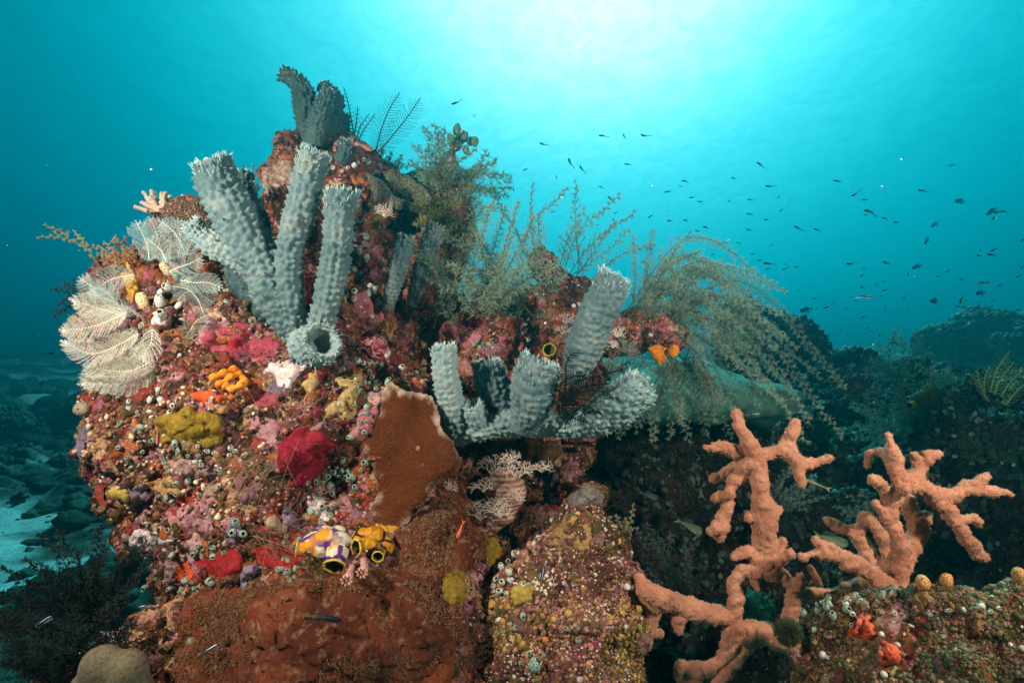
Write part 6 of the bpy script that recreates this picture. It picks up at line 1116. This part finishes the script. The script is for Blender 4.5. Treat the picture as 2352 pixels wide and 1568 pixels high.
def fishdata(hh, ww, bend, mat, tail=.16, fork=.5, th=.07, name='fish', dors=True):
    v, q, o = fish_body(hh, ww, bend, tail=tail); x0 = .5 - (1 - tail)
    body = mesh_from(name + '_body', v, np.vstack([[[0, i + 1, i] for i in range(1, 11)], [[17 * 12, 17 * 12 + i, 17 * 12 + i + 1] for i in range(1, 11)]]), q); body.materials.append(mat)
    z = o * .8; y = o * .5; tv_, tt, tq = fin_plate([(x0 + .03, y, z + .012), (x0 - tail * .5, y + o * .2, z + th * .75), (x0 - tail, y + o * .3, z + th), (x0 - tail * fork, y + o * .2, z), (x0 - tail, y + o * .3, z - th), (x0 - tail * .5, y + o * .2, z - th * .75), (x0 + .03, y, z - .012)]); tm = mesh_from(name + '_tail', tv_, tt, tq, smooth=False); tm.materials.append(M_FIN if mat is M_FDK else mat)
    dm = None
    if dors:
        a, b, c2 = fin_plate([(.18, 0, hh * .80), (.05, 0, hh * 1.28), (-.15, 0, hh * 1.25), (-.27, 0, hh * .62 + bend * .05), (-.1, 0, hh * .5), (.1, 0, hh * .5)]); a2, b2, c3 = fin_plate([(-.02, 0, -hh * .75), (-.08, 0, -hh * 1.25), (-.22, 0, -hh * 1.1), (-.28, 0, -hh * .5), (-.1, 0, -hh * .5)])
        g = Geo(); g.add(a, b, c2); g.add(a2, b2, c3); vv, t_, q_, _ = g.data(); dm = mesh_from(name + '_fins', vv, t_, q_, smooth=False); dm.materials.append(M_FIN)
    return body, tm, dm
VAR = {'s': [fishdata(.10, .075, b, M_FDK, .22, .7, .045, 'small_fish', False) for b in (0, .22, -.22, .5, -.5)], 't': [fishdata(.075, .06, b, M_FST, .16, .7, .05, 'striped_fish') for b in (0, .18, -.25)], 'u': [fishdata(.068, .06, b, M_FST2, .2, .8, .03, 'pale_backed_fish') for b in (0, .15, -.15)],
       'c': [fishdata(.17, .07, b, M_FDK, .22, .35, .11, 'chromis') for b in (0, .1)], 'd': [fishdata(.25, .08, 0, M_FDK, .2, .7, .12, 'damselfish')]}
def put_fish(kind, hx, hy, tx, ty, real, label, group, d=None, name='fish', rs=np.random.RandomState(77), mats=None, parts=None, dmin=.9, dmax=4.6):
    L = math.hypot(hx - tx, hy - ty); dd = d or min(max(real * F / max(L, 3), dmin), dmax)
    if d is None and L < 12: dd = dmax * rs.uniform(.8, 1)
    dd = min(dd, front((hx + tx) / 2, (hy + ty) / 2, .035), front(hx, hy, .03), front(tx, ty, .03)) if dd < 2 else dd
    a, b = P(hx, hy, dd), P(tx, ty, dd); ln = np.linalg.norm(a - b); dirv = norm(a - b); yaw = rs.uniform(-.35, .35); foc = (a + b) / 2
    X = Vector(norm(dirv + np.array([0, yaw, 0]))); Z = Vector((0, 0, 1)); 
    if abs(X.z) > .8: Z = Vector((1, 0, 0)) if rs.rand() > .5 else Vector((-1, 0, 0))
    Yv = Z.cross(X).normalized(); Z = X.cross(Yv).normalized(); Mx = Matrix((X, Yv, Z)).transposed().to_4x4(); Mx.translation = Vector(foc)
    v = VAR[kind][rs.randint(len(VAR[kind]))]; e = bpy.data.objects.new(name, None if (parts or L > 24) else v[0]); COL.objects.link(e); e.matrix_world = Mx @ Matrix.Scale(ln, 4); tag(e, label, 'fish', group)
    if e.data is None:
        o = bpy.data.objects.new('body', v[0]); COL.objects.link(o); o.parent = e; o = bpy.data.objects.new('tail_fin', v[1]); COL.objects.link(o); o.parent = e
        if v[2] is not None: o = bpy.data.objects.new('back_fin', v[2]); COL.objects.link(o); o.parent = e
    return e
def rg(x, y):
    if x < 700: return 'over the pale sand on the left'
    if x < 1300: return 'near the bright glow above the bushes'
    if y < 350: return 'high up under the bright surface'
    if x < 1560 and y < 480: return 'above the sparse hydroid sprigs'
    if x < 1640: return 'just above the drooping hydroid bush'
    if y < 480: return 'in open blue water at upper right'
    if x < 1850: return 'over the crown of the drooping bush' if y < 640 else 'around the distant dark coral trees'
    if x < 2100: return 'in midwater over the teal skyline tree' if y < 700 else 'low over the teal skyline tree'
    return 'above the hazy mound at the right edge' if y < 700 else 'in front of the hazy mound'
FA = [(15,170,90,158),(1550,145,1655,218),(1250,320,1330,358),(668,358,778,366),(672,356,632,412),(632,420,692,428),(465,498,575,468),(755,555,850,570),(912,610,822,607),(1208,600,1278,601),(1440,583,1535,574),(1652,418,1778,447),(1785,570,1845,535),(483,712,528,718),(275,800,345,732),(487,830,583,848),(680,826,778,829),(1433,746,1540,757),(1630,822,1725,808),(1818,728,1880,668),(910,907,1025,906),(702,946,738,960),(785,952,730,1020),(695,1014,798,1018),(827,946,905,978),(602,1040,685,1051),(1420,928,1512,968),(1990,890,2105,945),(2215,922,2325,964),(1313,1088,1386,1105),(1702,1134,1768,1104),(1198,1175,1295,1207),(1280,1215,1355,1245),(1006,1234,1085,1220),(930,1273,1012,1284),(1482,1222,1555,1236),(1555,1302,1650,1281),(1625,1325,1778,1347),(1652,1410,1730,1363),(1900,1355,1875,1305),(1850,1406,1958,1383),(1990,1371,2078,1384),(1420,1450,1470,1415),(78,1128,128,1102),(240,1290,305,1281),(82,772,122,790),(1000,1420,1028,1412),(1228,1525,1288,1496),(1937,1540,1932,1500)]
FB = [(118,350,232,390),(316,542,442,497),(444,585,546,587),(474,705,654,739),(464,765,552,756),(682,795,782,817),(803,855,913,842),(1476,183,1570,178),(1107,472,1238,491),(253,1336,386,1353),(448,1396,515,1411),(468,1455,390,1512),(706,1535,752,1558),(1182,1268,1142,1280),(1417,1438,1507,1393),(1301,1490,1387,1481),(1594,1506,1675,1542),(1782,1238,1885,1258),(1916,1230,2050,1226),(2250,1500,2352,1455),(2078,722,2198,712)]
FC = [(815,335,866,382),(978,305,930,355),(1010,385,1092,365),(987,435,1046,417),(1215,462,1247,423),(1230,468,1262,471),(805,586,846,579),(820,629,892,629),(1035,578,1065,532),(1095,595,1124,600),(1255,570,1276,533),(1530,461,1475,438),(1528,537,1567,543),(1790,486,1837,467),(1900,489,1967,483),(2040,483,2095,465),(2030,545,2083,492),(1708,530,1782,539),(2143,325,2068,355),(55,557,93,540),(83,556,117,572),(425,695,440,725),(628,760,615,722),(857,740,912,720),(893,760,940,760),(518,795,540,770),(570,790,602,800),(133,830,225,835),(236,735,290,737),(278,855,335,858),(237,830,285,798),(1408,767,1455,740),(1455,718,1505,717),(1455,718,1447,686),(1468,822,1512,819),(1333,812,1356,826),(905,1042,843,1078),(1088,932,1120,935),(750,735,745,722),(2018,617,2118,565),(2278,562,2352,565),(2220,823,2255,803),(2280,798,2318,790),(1775,874,1808,877),(1455,925,1530,893),(1150,832,1185,820),(148,290,145,262),(163,338,167,315),(332,334,366,331),(243,385,207,370),(355,462,428,434),(718,443,757,434),(742,471,798,486),(583,483,556,458),(390,543,433,548),(462,543,566,527),(555,550,603,523),(697,556,661,547)]
FD = [(12,172,138,150),(245,310,272,262),(935,575,1038,627),(1553,497,1665,510),(1805,485,1843,556),(1995,483,2097,550),(1238,740,1272,860),(1355,815,1413,912),(762,870,838,833),(1107,960,1125,900),(1820,803,1912,793),(672,1085,640,1025),(1556,1028,1625,1056),(1650,1133,1728,1205),(1053,1297,1128,1301),(1520,1437,1575,1430),(1712,1318,1778,1298),(975,1475,1008,1490)]
CV = {'A': (1435.5, 344.5, .1953), 'B': (1892.5, 344.5, .1953), 'C': (1777.7, 574.2, .2441), 'D': (1033.6, 201, .2197)}
done = []
for k, lst in (('A', FA), ('B', FB), ('C', FC), ('D', FD)):
    ox, oy, s = CV[k]
    for hx, hy, tx, ty in lst:
        a = (ox + hx * s, oy + hy * s, ox + tx * s, oy + ty * s)
        if any(abs(a[0] - b[0]) + abs(a[1] - b[1]) < 5 for b in done): continue
        done.append(a); put_fish('s', *a, .048, 'tiny dark slender fish of the school ' + rg(a[0], a[1]), 'school of tiny dark slender fish', name='small_fish')
for hx, hy, tx, ty in [(91,884,108,874),(89,925,76,927),(138,928,141,922),(124,994,136,991),(88,1040,76,1045),(29,1121,43,1112),(50,1117,61,1114),(149,1073,141,1078),(145,1064,160,1062),(177,1151,182,1155),(111,1164,122,1163),(245,1187,228,1187),(1,1221,15,1224),(50,1224,60,1222),(85,1147,95,1149)]:
    put_fish('s', hx, hy, tx, ty, .048, 'tiny fish over the pale sand beyond the left edge of the outcrop', 'tiny fish over the sand on the left', name='small_fish', dmax=3.2)
ST = [(1645.4,564,1677.8,552.7,'u','pale backed slender fish above the crown of the drooping bush'),(2004.7,683.3,1964.4,681.1,'u','longest pale backed slender fish over the skyline tree, facing right'),(2067.7,792,2038.4,782.9,'u','pale slender fish crossing the tip of the teal skyline tree'),(2272,648.7,2236,651.8,'u','pale headed slender fish near the right edge facing right'),(2213.4,675.5,2200,704.8,'u','slender fish diving head up above the hazy mound'),(2186.6,754.8,2156,759,'u','slender dark fish with white back in front of the hazy mound'),
      (1023,826,982,836,'t','striped fish crossing the leftmost small cup'),(1031,1083,978,1099,'t','striped fish in front of the brown plate coral edge'),(1241,1333,1250,1286,'t','striped fish pointing down beside the speckled cone top'),(131,1410,64,1451,'t','long striped fish in the dark bottom left corner'),(316,1397,362,1384,'t','striped fish under the left overhang facing left'),(502,1480,455,1506,'t','striped fish over the rusty sponge'),(1633,1423,1653,1396,'t','striped fish curled over the peach arm'),
      (1751,951,1711,955,'t','striped fish above the tip of the left peach sponge'),(1832,1023,1803,1020,'t','striped fish crossing the right arm of the left peach sponge'),(133,812,105,811,'t','small striped fish left of the white plumes'),(1877,846,1890,856,'t','pinkish white tiny fish over the drooping bush tips'),(1912,850,1919,838,'t','white tiny fish standing head down over the drooping bush tips'),(2231,882,2233,872,'t','tiny white and blue fish by the large black feather star')]
for hx, hy, tx, ty, k, lb in ST: put_fish(k, hx, hy, tx, ty, .05, lb, 'striped fish near the reef', name='striped_fish', dmin=1.02, d=(1.02 if (hx < 1300 and k == 't' and hy > 1300) else None), parts=True)
CR = [('B',1522,605,1685,600),('B',1908,760,2045,685),('B',1990,735,2110,725),('B',1962,820,2052,768),('B',1252,908,1360,840),('B',1180,1115,1230,1000),('B',1962,1188,2062,1150),('B',697,1308,795,1355),('B',1034,1390,1165,1350),('B',972,1440,1020,1495),('B',2308,1070,2390,1030),('B',2305,1390,2380,1350),('B',1850,1195,1820,1150),('C',235,570,372,560),('C',360,770,403,735),('C',985,810,1012,770),('C',1765,545,1835,525)]
for k, hx, hy, tx, ty in CR:
    ox, oy, s = CV[k]; x, y = ox + hx * s, oy + hy * s; put_fish('c', x, y, ox + tx * s, oy + ty * s, .12, 'faint hazy forked tail fish ' + rg(x, y), 'hazy forked tail fish far off in the blue', name='forked_tail_fish', dmax=7.0)
for hx, hy, tx, ty, d, lb in [(1913,797,1886,802,3.2,'round black damselfish above the ridge left of the skyline tree'),(2136,690,2156,694,4.6,'round dark damselfish over the hump before the hazy mound'),(2243,673,2263,673,4.6,'round dark damselfish higher above the hazy mound'),(26,1146,66,1140,5,'dark fish silhouette over the left sand patch')]: put_fish('d', hx, hy, tx, ty, .1, lb, None, d=d, name='damselfish', parts=True)
def one(label, h, t, d, hh, c1, c2, cat='fish', tail=.2, fork=.5, th=.10, bend=0, fin=(.05, .06, .05), ww=.07, **kw):
    mt = NT('scale'); gm = mt.n('SeparateXYZ'); mt.L(mt.tc, gm.inputs[0]); c = mt.ramp(mt.math('ADD', mt.math('MULTIPLY', gm.outputs['Z'], 2.2), .5), [(.25, c2), (.62, c1)]); mt.bump(mt.voro(60), .01, .3); mt.done(c, .4, .5)
    VAR['x'] = [fishdata(hh, ww, bend, mt.m, tail, fork, th, 'fish')]; e = put_fish('x', *h, *t, .1, label, None, d=d, name='reef_fish', parts=True)
    if d < 2.2:
        for s in (-1, 1): g = Geo(); tv, tf = ICO[2]; g.add(tv * .022, tf); v, t_, q_, _ = g.data(); me = mesh_from('eye', v, t_, q_); me.materials.append(m_plain('eye', (.01, .01, .01), (.02, .02, .02), 3, 0, 1, .1, .8)); o = bpy.data.objects.new('eye', me); COL.objects.link(o); o.parent = e; o.location = (.38, s * ww * .62, hh * .22)
    return e
one('green chromis with pale tail in the dark gap left of the peach sponge', (1612, 1222), (1551, 1192), 1.75, .17, (.10, .13, .05), (.30, .36, .30))
one('dim teal chromis deeper in the dark gap beside the cone', (1511, 1145), (1468, 1129), 2.0, .17, (.06, .10, .08), (.12, .18, .16))
one('green chromis swimming between the two peach sponges', (1946, 1249), (1868, 1226), 1.6, .15, (.10, .13, .05), (.32, .34, .24))
one('yellow and blue striped slim wrasse behind the left peach sponge arm', (1853, 1102), (1907, 1124), 1.6, .07, (.35, .28, .04), (.45, .5, .5))
one('dark shadowy fish with fin edge behind the left peach trunk', (1792, 1201), (1862, 1262), 1.9, .22, (.012, .014, .015), (.02, .025, .03))
one('orange and blue anthias hovering right of the pinnacle', (855, 343), (815, 327), 1.42, .19, (.10, .10, .06), (.60, .12, .08))
one('rusty red fish hiding under the left overhang', (373, 1243), (376, 1200), 1.25, .26, (.40, .10, .03), (.45, .12, .03))
one('small orange red fish over the rusty sheet', (1050, 1235), (1066, 1194), 1.2, .11, (.70, .12, .03), (.70, .14, .04))
one('black curved blenny on the rusty sheet', (783, 1428), (703, 1405), 1.02, .09, (.012, .013, .018), (.02, .022, .03), bend=-.22, tail=.2, fork=.9, th=.05)
one('thin red and white striped fish resting on the mustard sponge', (360, 1024), (364, 976), 1.2, .10, (.30, .02, .02), (.62, .40, .34))
one('thin red striped fish on the rusty sponge at lower left', (598, 1452), (587, 1408), 1.02, .10, (.30, .03, .02), (.60, .30, .22), bend=.2)
# suspended particles
g = Geo(); rs = np.random.RandomState(4); n = 420; d = rs.uniform(.8, 4.5, n); p = PA(np.stack([rs.uniform(0, 2352, n), rs.uniform(350, 1568, n), d], 1)); tv, tf = ICO[1]; instances(g, tv, tf, p, np.tile([0, 0, 1.0], (n, 1)), .0007 + .0018 * rs.rand(n) ** 4)
obj('marine_snow', g, m_plain('marine_snow', (.6, .6, .55), (.8, .8, .75), 5), base=(0, 2, 1.6), kind='stuff', label='pale specks drifting in the water')
# ------------------------------------------------------------------ the water's haze
hz = Geo(); X0, X1, Y0, Y1, Z0, Z1 = -45, 45, -4, 75, -3.2, 4.6
hv = [[x, y, z] for z in (Z0, Z1) for y in (Y0, Y1) for x in (X0, X1)]
hz.add(hv, None, [[0, 2, 3, 1], [4, 5, 7, 6], [0, 1, 5, 4], [2, 6, 7, 3], [0, 4, 6, 2], [1, 3, 7, 5]])
hm = bpy.data.materials.new('water_haze'); hm.use_nodes = True
for n in list(hm.node_tree.nodes): hm.node_tree.nodes.remove(n)
ho = hm.node_tree.nodes.new('ShaderNodeOutputMaterial'); pv = hm.node_tree.nodes.new('ShaderNodeVolumePrincipled')
pv.inputs['Color'].default_value = (0.01, 0.67, 0.76, 1); pv.inputs['Density'].default_value = 0.06
pv.inputs['Anisotropy'].default_value = 0.88
hm.node_tree.links.new(pv.outputs[0], ho.inputs['Volume'])
haze = obj('haze', hz, hm, base=(0, 0, 0), smooth=False, kind='stuff')
